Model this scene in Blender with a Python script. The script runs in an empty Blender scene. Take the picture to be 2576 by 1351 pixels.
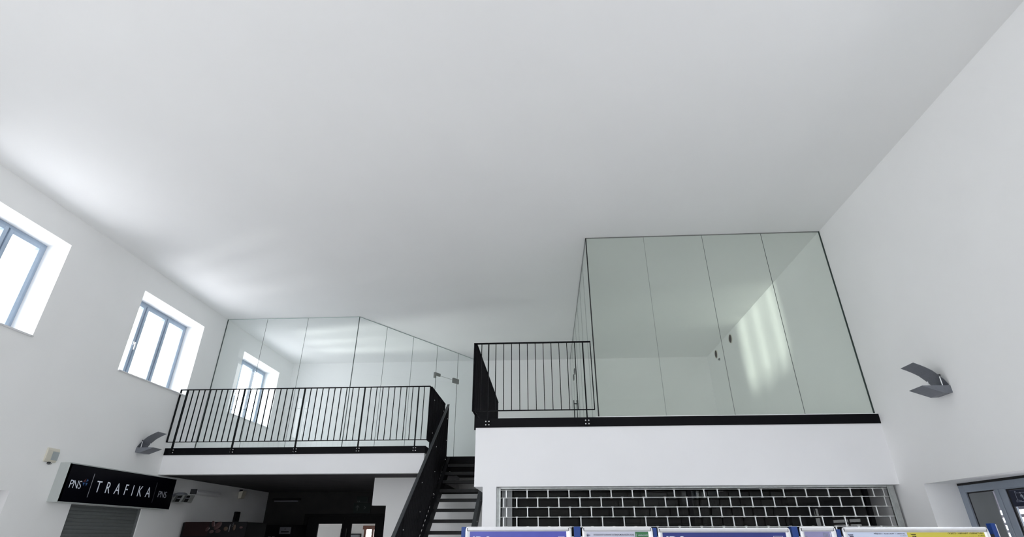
import bpy, bmesh, math, random
from mathutils import Vector, Matrix

C = bpy.context.scene.collection
SC = bpy.context.scene
PI = math.pi

# ------------------------------------------------------------------ camera
W_PX, H_PX = 2576.0, 1351.0
F_PX, YAW, PITCH, ROLL, CX, CY = 1348.208, 0.0565585, 0.4827481, -0.000923077, 1290.191, 644.111
cam_d = bpy.data.cameras.new('camera')
cam = bpy.data.objects.new('camera', cam_d)
C.objects.link(cam)
ca, sa, cb, sb = math.cos(YAW), math.sin(YAW), math.cos(PITCH), math.sin(PITCH)
fwd = Vector((-sa * cb, ca * cb, sb))
rgt = Vector((ca, sa, 0))
upv = rgt.cross(fwd)
r2 = rgt * math.cos(ROLL) + upv * math.sin(ROLL)
u2 = upv * math.cos(ROLL) - rgt * math.sin(ROLL)
cam.matrix_world = Matrix(((r2.x, u2.x, -fwd.x, 0.0), (r2.y, u2.y, -fwd.y, 0.0), (r2.z, u2.z, -fwd.z, 1.6), (0, 0, 0, 1)))
cam_d.sensor_fit = 'HORIZONTAL'
cam_d.sensor_width = 36.0
cam_d.lens = F_PX / W_PX * 36.0
cam_d.shift_x = (W_PX / 2 - CX) / W_PX
cam_d.shift_y = (CY - H_PX / 2) / W_PX
cam_d.clip_start = 0.05
SC.camera = cam

# ------------------------------------------------------------------ world, sun, exposure
SC.view_settings.view_transform = 'Standard'
SC.view_settings.look = 'None'
SC.view_settings.gamma = 1.0
SC.view_settings.use_curve_mapping = False
SC.view_settings.exposure = 0.0
SC.cycles.use_denoising = True
SC.cycles.max_bounces = 32
SC.cycles.diffuse_bounces = 24
SC.cycles.glossy_bounces = 5
SC.cycles.transparent_max_bounces = 24
SC.cycles.caustics_reflective = False
SC.cycles.caustics_refractive = False
SC.cycles.sample_clamp_indirect = 6.0

wd = bpy.data.worlds.new('overcast_sky')
SC.world = wd
wd.use_nodes = True
nt = wd.node_tree
nt.nodes.clear()
tc = nt.nodes.new('ShaderNodeTexCoord')
sp = nt.nodes.new('ShaderNodeSeparateXYZ')
mr = nt.nodes.new('ShaderNodeMapRange')
mr.inputs['From Min'].default_value = -1.0
mr.inputs['From Max'].default_value = 1.0
rp = nt.nodes.new('ShaderNodeValToRGB')
rp.color_ramp.elements[0].position = 0.0
rp.color_ramp.elements[0].color = (0.66, 0.65, 0.68, 1)
rp.color_ramp.elements[1].position = 1.0
rp.color_ramp.elements[1].color = (0.60, 0.66, 0.72, 1)
for pos, col in ((0.47, (0.66, 0.65, 0.68, 1)), (0.53, (0.68, 0.69, 0.71, 1))):
    e = rp.color_ramp.elements.new(pos)
    e.color = col
bg = nt.nodes.new('ShaderNodeBackground')
bg.inputs['Strength'].default_value = 11.1
wo = nt.nodes.new('ShaderNodeOutputWorld')
nt.links.new(tc.outputs['Generated'], sp.inputs[0])
nt.links.new(sp.outputs['Z'], mr.inputs['Value'])
nt.links.new(mr.outputs['Result'], rp.inputs['Fac'])
nt.links.new(rp.outputs['Color'], bg.inputs['Color'])
nt.links.new(bg.outputs[0], wo.inputs['Surface'])


def aim(o, d):
    o.rotation_euler = Vector(d).to_track_quat('-Z', 'Y').to_euler()


def spot(name, loc, target, power, radius, half_deg, col):
    l = bpy.data.lights.new(name, 'SPOT')
    l.energy = power
    l.shadow_soft_size = radius
    l.spot_size = math.radians(2 * half_deg)
    l.spot_blend = 0.3
    l.color = col
    o = bpy.data.objects.new(name, l)
    C.objects.link(o)
    o.location = loc
    aim(o, Vector(target) - Vector(loc))
    return o


# first two spots: sunlight thrown back by a glass front across the street, and by a parked car
spot('reflected_sun_or_fill', (-41.9, 18.55, 3.35), (-6.9, 12.58, 4.75), 62000.0, 0.9, 2.6, (1.0, 1.0, 0.93))
spot('reflected_sun_or_fill', (-14.5, 11.9, 0.3), (-6.9, 9.1, 4.75), 450.0, 0.36, 9.0, (0.95, 0.97, 1.0))
spot('reflected_sun_or_fill', (-19.0, 13.8, 1.3), (-6.9, 12.58, 4.75), 9500.0, 1.3, 9.0, (0.98, 1.0, 0.97))  # added fill through the third window, lifts the dim far ceiling


def portal(loc, d, w, h):
    l = bpy.data.lights.new('daylight_opening', 'AREA')
    l.shape = 'RECTANGLE'
    l.size = w
    l.size_y = h
    l.cycles.is_portal = True
    o = bpy.data.objects.new('daylight_opening', l)
    C.objects.link(o)
    o.location = loc
    aim(o, d)
    return o


# ------------------------------------------------------------------ materials
def mat(name, col, rough=0.6, metal=0.0, noise=0.0, nscale=8.0, bump=0.0, bscale=200.0, spec=0.5, emit=None, estr=0.0):
    m = bpy.data.materials.new(name)
    m.use_nodes = True
    t = m.node_tree
    b = t.nodes['Principled BSDF']
    b.inputs['Base Color'].default_value = (*col, 1)
    b.inputs['Roughness'].default_value = rough
    b.inputs['Metallic'].default_value = metal
    b.inputs['Specular IOR Level'].default_value = spec
    if emit:
        b.inputs['Emission Color'].default_value = (*emit, 1)
        b.inputs['Emission Strength'].default_value = estr
    if noise or bump:
        co = t.nodes.new('ShaderNodeTexCoord')
    if noise:
        n = t.nodes.new('ShaderNodeTexNoise')
        n.inputs['Scale'].default_value = nscale
        n.inputs['Detail'].default_value = 4
        r = t.nodes.new('ShaderNodeValToRGB')
        r.color_ramp.elements[0].position = 0.3
        r.color_ramp.elements[1].position = 0.7
        r.color_ramp.elements[0].color = (*[max(0, c * (1 - noise)) for c in col], 1)
        r.color_ramp.elements[1].color = (*[min(1, c * (1 + noise)) for c in col], 1)
        t.links.new(co.outputs['Object'], n.inputs['Vector'])
        t.links.new(n.outputs['Fac'], r.inputs['Fac'])
        t.links.new(r.outputs['Color'], b.inputs['Base Color'])
    if bump:
        n2 = t.nodes.new('ShaderNodeTexNoise')
        n2.inputs['Scale'].default_value = bscale
        bp = t.nodes.new('ShaderNodeBump')
        bp.inputs['Strength'].default_value = bump
        bp.inputs['Distance'].default_value = 0.002
        t.links.new(co.outputs['Object'], n2.inputs['Vector'])
        t.links.new(n2.outputs['Fac'], bp.inputs['Height'])
        t.links.new(bp.outputs['Normal'], b.inputs['Normal'])
    return m


def glass(name, tint, ior=1.5):
    m = bpy.data.materials.new(name)
    m.use_nodes = True
    t = m.node_tree
    t.nodes.clear()
    out = t.nodes.new('ShaderNodeOutputMaterial')
    mix = t.nodes.new('ShaderNodeMixShader')
    tr = t.nodes.new('ShaderNodeBsdfTransparent')
    tr.inputs['Color'].default_value = (*tint, 1)
    gl = t.nodes.new('ShaderNodeBsdfGlossy')
    gl.inputs['Roughness'].default_value = 0.0
    gl.inputs['Color'].default_value = (0.98, 1.0, 0.99, 1)
    fr = t.nodes.new('ShaderNodeFresnel')
    fr.inputs['IOR'].default_value = ior
    geo = t.nodes.new('ShaderNodeNewGeometry')
    inv = t.nodes.new('ShaderNodeMath')
    inv.operation = 'SUBTRACT'
    inv.inputs[0].default_value = 1.0
    mul = t.nodes.new('ShaderNodeMath')
    mul.operation = 'MULTIPLY'
    t.links.new(geo.outputs['Backfacing'], inv.inputs[1])
    t.links.new(inv.outputs[0], mul.inputs[0])
    t.links.new(fr.outputs[0], mul.inputs[1])
    t.links.new(mul.outputs[0], mix.inputs['Fac'])
    t.links.new(tr.outputs[0], mix.inputs[1])
    t.links.new(gl.outputs[0], mix.inputs[2])
    t.links.new(mix.outputs[0], out.inputs['Surface'])
    return m


def floor_mat():
    m = mat('stone_tiles', (0.2, 0.2, 0.2), 0.35)
    t = m.node_tree
    b = t.nodes['Principled BSDF']
    co = t.nodes.new('ShaderNodeTexCoord')
    br = t.nodes.new('ShaderNodeTexBrick')
    br.offset = 0.0
    br.inputs['Scale'].default_value = 1.0
    br.inputs['Brick Width'].default_value = 0.6
    br.inputs['Row Height'].default_value = 0.6
    br.inputs['Mortar Size'].default_value = 0.004
    br.inputs['Color1'].default_value = (0.62, 0.61, 0.595, 1)
    br.inputs['Color2'].default_value = (0.57, 0.56, 0.55, 1)
    br.inputs['Mortar'].default_value = (0.12, 0.12, 0.12, 1)
    t.links.new(co.outputs['Object'], br.inputs['Vector'])
    t.links.new(br.outputs['Color'], b.inputs['Base Color'])
    return m


M = dict(
    wall=mat('white_plaster', (0.90, 0.90, 0.895), 0.9, bump=0.08, bscale=120, noise=0.012, nscale=1.5, spec=0.2),
    ceil=mat('white_ceiling_paint', (0.90, 0.90, 0.895), 0.9, spec=0.2, noise=0.01, nscale=0.8),
    beam=mat('white_beam_paint', (0.88, 0.88, 0.89), 0.9, spec=0.2, noise=0.01, nscale=2),
    shadewall=mat('wall_in_painted_shade', (0.035, 0.034, 0.034), 0.9, spec=0.1, noise=0.1, nscale=4),  # shade under the mezzanines put into the wall colour
    soffit=mat('soffit_in_painted_shade', (0.075, 0.07, 0.075), 0.9, spec=0.1, noise=0.1, nscale=3),  # underside shade painted in as a dark base colour
    floor=floor_mat(),
    black=mat('black_steel', (0.003, 0.003, 0.0045), 0.55, spec=0.12, bump=0.05, bscale=300),
    tread=mat('black_tread_steel', (0.012, 0.012, 0.013), 0.55, spec=0.3, noise=0.2, nscale=20),
    stair_grey=mat('anthracite_steel', (0.035, 0.038, 0.042), 0.5, spec=0.4, noise=0.1, nscale=10),
    bolt=mat('zinc_bolt', (0.85, 0.85, 0.85), 0.35, 0.3),
    alu=mat('anodised_aluminium', (0.80, 0.80, 0.82), 0.38, 0.55, noise=0.03, nscale=30),
    steel=mat('galvanised_steel', (0.48, 0.50, 0.49), 0.35, 0.7, noise=0.12, nscale=25),
    link=mat('polished_zinc', (0.72, 0.73, 0.72), 0.35, 0.6, noise=0.06, nscale=40),
    lamp=mat('brushed_grey_metal', (0.19, 0.20, 0.23), 0.45, 0.35, noise=0.06, nscale=40),
    winframe=mat('blue_grey_frame', (0.34, 0.42, 0.52), 0.45, noise=0.03, nscale=20),
    doorframe=mat('grey_blue_door_frame', (0.28, 0.32, 0.38), 0.4, noise=0.03, nscale=20),
    rubber=mat('black_gasket', (0.01, 0.01, 0.012), 0.6),
    seam=mat('dark_glass_edge', (0.03, 0.05, 0.045), 0.3),
    midedge=mat('grey_green_glass_edge', (0.12, 0.15, 0.14), 0.3),
    palesteel=mat('pale_glass_edge', (0.42, 0.50, 0.48), 0.3),
    clamp=mat('satin_clamp', (0.24, 0.245, 0.24), 0.35, 0.5, noise=0.05, nscale=60),
    glassg=glass('greenish_partition_glass', (0.938, 0.957, 0.938), 1.55),
    glassl=glass('clear_partition_glass', (0.965, 0.98, 0.977), 1.52),
    glassw=glass('window_glass', (0.97, 0.98, 0.98), 1.5),
    glassd=glass('shop_front_glass', (0.45, 0.45, 0.45), 1.33),
    signblack=mat('dark_navy_acrylic', (0.0012, 0.0012, 0.0035), 0.3, spec=0.08),
    signcase=mat('grey_sign_case', (0.44, 0.47, 0.46), 0.5, noise=0.02, nscale=10),
    white=mat('white_lettering', (0.80, 0.85, 0.92), 0.5),
    palerule=mat('pale_rule', (0.34, 0.36, 0.40), 0.5),
    dimrule=mat('faint_rule', (0.07, 0.075, 0.085), 0.5),
    dimletter=mat('dim_lettering', (0.38, 0.40, 0.44), 0.5),
    red=mat('dull_red', (0.10, 0.014, 0.018), 0.5),
    blue=mat('mid_blue', (0.012, 0.06, 0.20), 0.5),
    paleblue=mat('pale_blue', (0.06, 0.17, 0.36), 0.5),
    shutter=mat('grey_shutter_slats', (0.125, 0.135, 0.135), 0.55, noise=0.05, nscale=15),
    cream=mat('cream_plastic', (0.66, 0.63, 0.54), 0.5),
    lens=mat('grey_lens', (0.38, 0.42, 0.43), 0.3),
    whiteplastic=mat('white_plastic', (0.72, 0.72, 0.73), 0.5),
    postblue=mat('royal_blue_post', (0.005, 0.045, 0.24), 0.4, noise=0.05, nscale=20),
    posterblue=mat('violet_blue_poster', (0.075, 0.085, 0.42), 0.35, noise=0.15, nscale=3),
    posternavy=mat('navy_poster', (0.022, 0.036, 0.20), 0.35, noise=0.1, nscale=3),
    posterpale=mat('pale_poster_paper', (0.56, 0.57, 0.68), 0.45, noise=0.03, nscale=4),
    posterlilac=mat('lilac_poster_paper', (0.28, 0.27, 0.46), 0.4, noise=0.15, nscale=3),
    posterwhite=mat('white_timetable_paper', (0.62, 0.68, 0.85), 0.45, noise=0.03, nscale=3),
    posteryellow=mat('yellow_timetable_paper', (0.66, 0.57, 0.07), 0.45, noise=0.04, nscale=5),
    green=mat('green_poster_panel', (0.035, 0.16, 0.06), 0.45, noise=0.08, nscale=20),
    ink=mat('dark_ink', (0.02, 0.02, 0.06), 0.6),
    inkbrown=mat('brown_black_ink', (0.05, 0.045, 0.005), 0.6),
    greyink=mat('grey_ink', (0.22, 0.24, 0.32), 0.6),
    panelgrey=mat('grey_blind_panel', (0.17, 0.18, 0.19), 0.7, noise=0.04, nscale=6),
    navysign=mat('navy_sign_sheet', (0.006, 0.009, 0.03), 0.35),
    signline=mat('silver_line', (0.36, 0.40, 0.48), 0.5),
    louvre=mat('dark_violet_louvre', (0.012, 0.006, 0.03), 0.5),
    brownred=mat('maroon_panel', (0.011, 0.003, 0.003), 0.35, spec=0.2, noise=0.3, nscale=5),
    bean=mat('roasted_bean', (0.040, 0.013, 0.013), 0.4, noise=0.3, nscale=60),
    beandark=mat('bean_groove', (0.012, 0.004, 0.004), 0.6),
    caramel=mat('caramel_print', (0.04, 0.02, 0.007), 0.5),
    matteblack=mat('matt_black_panel', (0.006, 0.006, 0.007), 0.6, spec=0.15),
    plaque=mat('grey_plaque', (0.16, 0.16, 0.18), 0.5),
    postgrey=mat('grey_post_paint', (0.34, 0.35, 0.35), 0.6, noise=0.04, nscale=10),
    exitdark=mat('unlit_green_sign', (0.004, 0.012, 0.010), 0.5, spec=0.2),
    exitline=mat('unlit_sign_mark', (0.055, 0.07, 0.07), 0.5),
    wood=mat('reddish_wood', (0.20, 0.07, 0.04), 0.5, noise=0.25, nscale=12),
    darkhole=mat('dark_pipe', (0.035, 0.02, 0.018), 0.7),
    fillglow=mat('fill_lamp_glow', (0.9, 0.9, 0.86), 0.5, emit=(1.0, 0.95, 0.85), estr=4.0),
    picture=mat('pale_picture', (0.30, 0.32, 0.36), 0.5, noise=0.1, nscale=9),
    doorleaf=mat('lilac_grey_door', (0.45, 0.42, 0.46), 0.5),
)


# ------------------------------------------------------------------ mesh builder
class MB:
    def __init__(s):
        s.v = []
        s.f = []
        s.m = []

    def add(s, vs, fs, m=0):
        o = len(s.v)
        s.v += [Vector(v) for v in vs]
        for f in fs:
            s.f.append([o + i for i in f])
            s.m.append(m)
        return s

    def box(s, x0, x1, y0, y1, z0, z1, m=0, faces=None):
        x0, x1 = min(x0, x1), max(x0, x1)
        y0, y1 = min(y0, y1), max(y0, y1)
        z0, z1 = min(z0, z1), max(z0, z1)
        vs = [(x, y, z) for x in (x0, x1) for y in (y0, y1) for z in (z0, z1)]
        fs = [(0, 1, 3, 2), (4, 6, 7, 5), (0, 4, 5, 1), (2, 3, 7, 6), (0, 2, 6, 4), (1, 5, 7, 3)]
        o = len(s.v)
        s.v += [Vector(v) for v in vs]
        for k, f in enumerate(fs):
            s.f.append([o + i for i in f])
            s.m.append(faces.get(k, m) if faces else m)      # face ids: 0 -X, 1 +X, 2 -Y, 3 +Y, 4 -Z, 5 +Z
        return s

    def bar(s, p0, p1, a, b, wa, wb, m=0):
        """a bar from p0 to p1; a and b are its cross directions, wa and wb its half sizes"""
        p0, p1, a, b = Vector(p0), Vector(p1), Vector(a).normalized(), Vector(b).normalized()
        vs = []
        for p in (p0, p1):
            for i, j in ((-1, -1), (1, -1), (1, 1), (-1, 1)):
                vs.append(p + a * wa * i + b * wb * j)
        return s.add(vs, [(3, 2, 1, 0), (4, 5, 6, 7), (0, 1, 5, 4), (1, 2, 6, 5), (2, 3, 7, 6), (3, 0, 4, 7)], m)

    def tube(s, p0, p1, r, n=12, m=0, r1=None):
        p0, p1 = Vector(p0), Vector(p1)
        d = (p1 - p0).normalized()
        a = d.orthogonal().normalized()
        b = d.cross(a)
        r1 = r if r1 is None else r1
        vs = []
        for p, rr in ((p0, r), (p1, r1)):
            for k in range(n):
                t = 2 * PI * k / n
                vs.append(p + a * rr * math.cos(t) + b * rr * math.sin(t))
        fs = [tuple(reversed(range(n))), tuple(range(n, 2 * n))]
        fs += [(k, (k + 1) % n, n + (k + 1) % n, n + k) for k in range(n)]
        return s.add(vs, fs, m)

    def prism(s, pts, o, u, v, w, m=0):
        """2-D polygon pts (in axes u, v from o) swept along the vector w"""
        o, u, v, w = Vector(o), Vector(u), Vector(v), Vector(w)
        n = len(pts)
        vs = [o + u * p[0] + v * p[1] for p in pts] + [o + u * p[0] + v * p[1] + w for p in pts]
        fs = [tuple(reversed(range(n))), tuple(range(n, 2 * n))]
        fs += [(k, (k + 1) % n, n + (k + 1) % n, n + k) for k in range(n)]
        return s.add(vs, fs, m)

    def dome(s, c, u, v, n_, ru, rv, h, m=0, nu=16, nv=5, squash=1.0):
        """half ellipsoid standing on the plane (u, v) at c, bulging along n_"""
        c, u, v, n_ = Vector(c), Vector(u), Vector(v), Vector(n_)
        vs = [c + n_ * h]
        for j in range(1, nv + 1):
            t = PI / 2 * j / nv
            for k in range(nu):
                a = 2 * PI * k / nu
                vs.append(c + n_ * h * math.cos(t) + (u * ru * math.cos(a) + v * rv * math.sin(a)) * math.sin(t))
        fs = [(0, 1 + k, 1 + (k + 1) % nu) for k in range(nu)]
        for j in range(nv - 1):
            for k in range(nu):
                a, b = 1 + j * nu + k, 1 + j * nu + (k + 1) % nu
                fs.append((a, a + nu, b + nu, b))
        fs.append(tuple(1 + (nv - 1) * nu + k for k in reversed(range(nu))))
        return s.add(vs, fs, m)

    def text(s, body, o, u, v, n_, w, h, depth=0.001, spacing=1.0, bold=0.0, m=0, keep=False):
        """lettering fitted into w x h (metres) at o, along u, up v, raised along n_"""
        cu = bpy.data.curves.new('lettering', 'FONT')
        cu.body = body
        cu.size = 1.0
        cu.space_character = spacing
        cu.offset = bold
        cu.extrude = 0.01
        cu.resolution_u = 3
        ob = bpy.data.objects.new('lettering', cu)
        C.objects.link(ob)
        bpy.context.view_layer.update()
        me = bpy.data.meshes.new_from_object(ob.evaluated_get(bpy.context.evaluated_depsgraph_get()))
        bpy.data.objects.remove(ob)
        bpy.data.curves.remove(cu)
        xs = [q.co.x for q in me.vertices]
        ys = [q.co.y for q in me.vertices]
        x0, y0 = min(xs), min(ys)
        sx, sy = w / (max(xs) - x0), h / (max(ys) - y0)
        o, u, v, n_ = Vector(o), Vector(u), Vector(v), Vector(n_)
        vs = [o + u * (q.co.x - x0) * sx + v * (q.co.y - y0) * sy + n_ * (0 if q.co.z < 0 else depth) for q in me.vertices]
        fs = [tuple(p.vertices) for p in me.polygons]
        bpy.data.meshes.remove(me)
        return s.add(vs, fs, m)

    def letters(s):
        """one builder per letter of a widely spaced word that runs along Y"""
        spans = sorted((min(s.v[i].y for i in f), max(s.v[i].y for i in f), k) for k, f in enumerate(s.f))
        groups, end = [], None
        for a, b, k in spans:
            if end is None or a > end + 0.004:
                groups.append([])
                end = b
            groups[-1].append(k)
            end = max(end, b)
        out = []
        for g in groups:
            q = MB()
            for k in g:
                q.add([s.v[i] for i in s.f[k]], [tuple(range(len(s.f[k])))], s.m[k])
            out.append(q)
        return out

    def build(s, name, mats, parent=None, loc=None, bevel=0.0, smooth=False):
        if not isinstance(mats, (list, tuple)):
            mats = [mats]
        off = Vector((0, 0, 0))
        if parent is not None:
            p = parent
            while p is not None:
                off += p.location
                p = p.parent
        if loc is not None:
            off = off + Vector(loc)
        me = bpy.data.meshes.new(name)
        me.from_pydata([v - off for v in s.v], [], s.f)
        for mm in mats:
            me.materials.append(M[mm] if isinstance(mm, str) else mm)
        for p, k in zip(me.polygons, s.m):
            p.material_index = k
        bm = bmesh.new()
        bm.from_mesh(me)
        bmesh.ops.recalc_face_normals(bm, faces=bm.faces)
        bm.to_mesh(me)
        bm.free()
        if smooth:
            for p in me.polygons:
                p.use_smooth = True
        o = bpy.data.objects.new(name, me)
        C.objects.link(o)
        o.parent = parent
        if loc is not None:
            o.location = loc
        if bevel:
            b = o.modifiers.new('bevel', 'BEVEL')
            b.width = bevel
            b.segments = 2
            b.limit_method = 'ANGLE'
        return o


def tag(o, label, cat, group=None, kind=None):
    o['label'] = label
    o['category'] = cat
    if group:
        o['group'] = group
    if kind:
        o['kind'] = kind
    return o


def thing(name, label, cat, loc, group=None):
    o = bpy.data.objects.new(name, None)
    o.empty_display_size = 0.1
    C.objects.link(o)
    o.location = loc
    return tag(o, label, cat, group)


def copy_tree(o, parent=None):
    c = o.copy()
    C.objects.link(c)
    c.parent = parent
    for ch in list(o.children):
        copy_tree(ch, c)
    return c


def structure(o):
    o['kind'] = 'structure'
    return o


def cells(mb, plane, d0, d1, u0, u1, z0, z1, holes, mfun=None):
    """a wall with rectangular holes; plane 'x' runs along Y, plane 'y' runs along X"""
    us = sorted({u0, u1} | {h[0] for h in holes} | {h[1] for h in holes})
    zs = sorted({z0, z1} | {h[2] for h in holes} | {h[3] for h in holes} | (set(mfun[0]) if mfun else set()))
    us = [u for u in us if u0 <= u <= u1]
    zs = [z for z in zs if z0 <= z <= z1]

    def solid(i, j):
        if i < 0 or j < 0 or i >= len(us) - 1 or j >= len(zs) - 1:
            return False
        uc, zc = (us[i] + us[i + 1]) / 2, (zs[j] + zs[j + 1]) / 2
        return not any(h[0] < uc < h[1] and h[2] < zc < h[3] for h in holes)

    def P(d, u, z):
        return (d, u, z) if plane == 'x' else (u, d, z)
    for i in range(len(us) - 1):
        for j in range(len(zs) - 1):
            if not solid(i, j):
                continue
            a, b, c, e = us[i], us[i + 1], zs[j], zs[j + 1]
            m = mfun[1]((a + b) / 2, (c + e) / 2) if mfun else 0
            for d in (d0, d1):
                mb.add([P(d, a, c), P(d, b, c), P(d, b, e), P(d, a, e)], [(0, 1, 2, 3)], m)
            if not solid(i - 1, j):
                mb.add([P(d0, a, c), P(d1, a, c), P(d1, a, e), P(d0, a, e)], [(0, 1, 2, 3)], m)
            if not solid(i + 1, j):
                mb.add([P(d0, b, c), P(d1, b, c), P(d1, b, e), P(d0, b, e)], [(0, 1, 2, 3)], m)
            if not solid(i, j - 1):
                mb.add([P(d0, a, c), P(d1, a, c), P(d1, b, c), P(d0, b, c)], [(0, 1, 2, 3)], m)
            if not solid(i, j + 1):
                mb.add([P(d0, a, e), P(d1, a, e), P(d1, b, e), P(d0, b, e)], [(0, 1, 2, 3)], m)


# ------------------------------------------------------------------ main dimensions
XL, XR = -6.9, 4.395           # side walls
YF, YB = -4.0, 14.2            # front (behind the camera) and back walls
ZC = 5.855                     # ceiling
ZF = 3.03                      # mezzanine floor
YM = 7.49                      # front of the right mezzanine
YN = 9.898                     # front of the left mezzanine
XS = -0.93                     # stair side of the right mezzanine
XE = -2.13                     # stair side of the left mezzanine
YL = 11.32                     # head of the stair

WIN = [(4.73, 6.56), (8.20, 10.03), (11.67, 13.50)]
WZ0, WZ1 = 4.0, 5.42
RZ0, RZ1 = 2.6, 3.8
FILL_WIN = [(-3.6, -1.5), (-1.2, 0.9), (1.2, 3.3)]

# ------------------------------------------------------------------ the room shell
mb = MB()
cells(mb, 'x', XL, XL - 0.45, YF - 0.4, YB + 0.3, 0, ZC + 0.2,
      [(a, b, WZ0, WZ1) for a, b in WIN] + [(0.9, 3.5, 0, 2.1), (5.4, 7.14, 0, 2.13), (8.2, 9.74, 0.0, 2.03)])
structure(mb.build('wall_left', 'wall'))
mb = MB()
cells(mb, 'x', XR, XR + 0.45, YF - 0.4, YB + 0.3, 0, ZC + 0.2, [(4.55, 7.025, 0, 2.142)] + [(a, b, RZ0, RZ1) for a, b in FILL_WIN])
structure(mb.build('wall_right', 'wall'))
mb = MB()
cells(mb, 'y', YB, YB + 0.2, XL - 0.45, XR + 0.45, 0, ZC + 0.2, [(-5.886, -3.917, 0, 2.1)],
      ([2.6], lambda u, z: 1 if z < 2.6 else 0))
structure(mb.build('wall_back', ['wall', 'shadewall']))  # lower part takes the dark colour that stands for hall shade
RW = [(-6.5, -4.5, 0.0, 2.9), (-4.0, -2.0, 0.0, 2.9), (-1.2, 1.0, 3.7, 5.4)]
mb = MB()
cells(mb, 'y', YF, YF - 0.4, XL - 0.45, XR + 0.45, 0, ZC + 0.2, RW)
structure(mb.build('wall_front', 'wall'))
mb = MB()
mb.box(XL - 0.45, XR + 0.45, YF - 0.4, YB + 0.3, ZC, ZC + 0.2)
structure(mb.build('ceiling', 'ceil'))
mb = MB()
mb.box(XL - 0.45, XR + 0.6, YF - 0.4, YB + 4.2, -0.2, 0.0)
structure(mb.build('floor', 'floor'))

# mezzanine slabs
mb = MB()
mb.box(XS, XR, YM, YM + 0.26, 2.175, ZF - 0.12)
mb.box(XS, XS + 0.2, YM + 0.26, YB, 2.175, ZF - 0.12)
mb.box(XS, XR, YM, YB, ZF - 0.12, ZF)
structure(mb.build('trim_1', 'beam'))['label'] = 'white front beam of the right mezzanine above the roller grille'
mb = MB()
mb.box(XL, XE, YN, YB, 2.60, ZF)
mb.box(XL, XE, YN, YN + 0.15, 2.587, 2.60)
structure(mb.build('trim_2', 'beam'))['label'] = 'white front band of the left mezzanine'
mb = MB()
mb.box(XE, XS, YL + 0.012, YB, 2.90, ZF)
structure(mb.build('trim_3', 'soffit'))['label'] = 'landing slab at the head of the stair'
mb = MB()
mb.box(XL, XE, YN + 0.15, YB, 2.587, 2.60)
structure(mb.build('trim_4', 'soffit'))['label'] = 'soffit under the left mezzanine, its shade put into the dark colour'
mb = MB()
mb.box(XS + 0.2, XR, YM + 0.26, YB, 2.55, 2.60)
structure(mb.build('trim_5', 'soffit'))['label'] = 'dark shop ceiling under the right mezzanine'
# black steel edge channels
mb = MB()
mb.box(XS - 0.004, XR, YM - 0.012, YM, ZF - 0.118, ZF + 0.002)
structure(mb.build('trim_6', 'black'))['label'] = 'black steel edge of the right mezzanine'
mb = MB()
mb.box(XL, XE + 0.012, YN - 0.012, YN, ZF - 0.115, ZF + 0.004)
mb.box(XE, XE + 0.012, YN, YB, ZF - 0.115, ZF + 0.004)
structure(mb.build('trim_7', 'black'))['label'] = 'black steel edge of the left mezzanine'
mb = MB()
mb.box(XE + 0.012, XS, YL, YL + 0.012, ZF - 0.125, ZF + 0.002)
mb.box(XS - 0.008, XS, YM + 0.05, YB, ZF - 0.118, ZF + 0.002)
structure(mb.build('trim_8', 'black'))['label'] = 'black steel edge around the stair well'
mb = MB()
mb.box(0.70, XR, YM + 0.015, YM + 0.11, ZF, ZF + 0.016)
structure(mb.build('trim_9', 'wall'))['label'] = 'white plinth under the right glass partition'

# pillar and side wall of the shop
mb = MB()
mb.box(-0.818, -0.642, YM, YM + 0.35, 0, 2.175)
structure(mb.build('wall_pillar', 'beam'))
mb = MB()
mb.box(-0.818, -0.70, YM + 0.35, YB, 0, 2.6)
structure(mb.build('wall_shop', 'wall'))
# wall stub under the left mezzanine, behind the stair, with its stepped edge
mb = MB()
# the part right of the landing edge stays below the flight
mb.box(-3.21, -2.15, 10.70, 10.85, 2.115, 2.587)
mb.box(-2.945, -2.15, 10.70, 10.85, 0, 2.115)
mb.box(-2.15, -1.17, 10.70, 10.85, 0, 2.30)
structure(mb.build('wall_stair', 'wall'))


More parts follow.
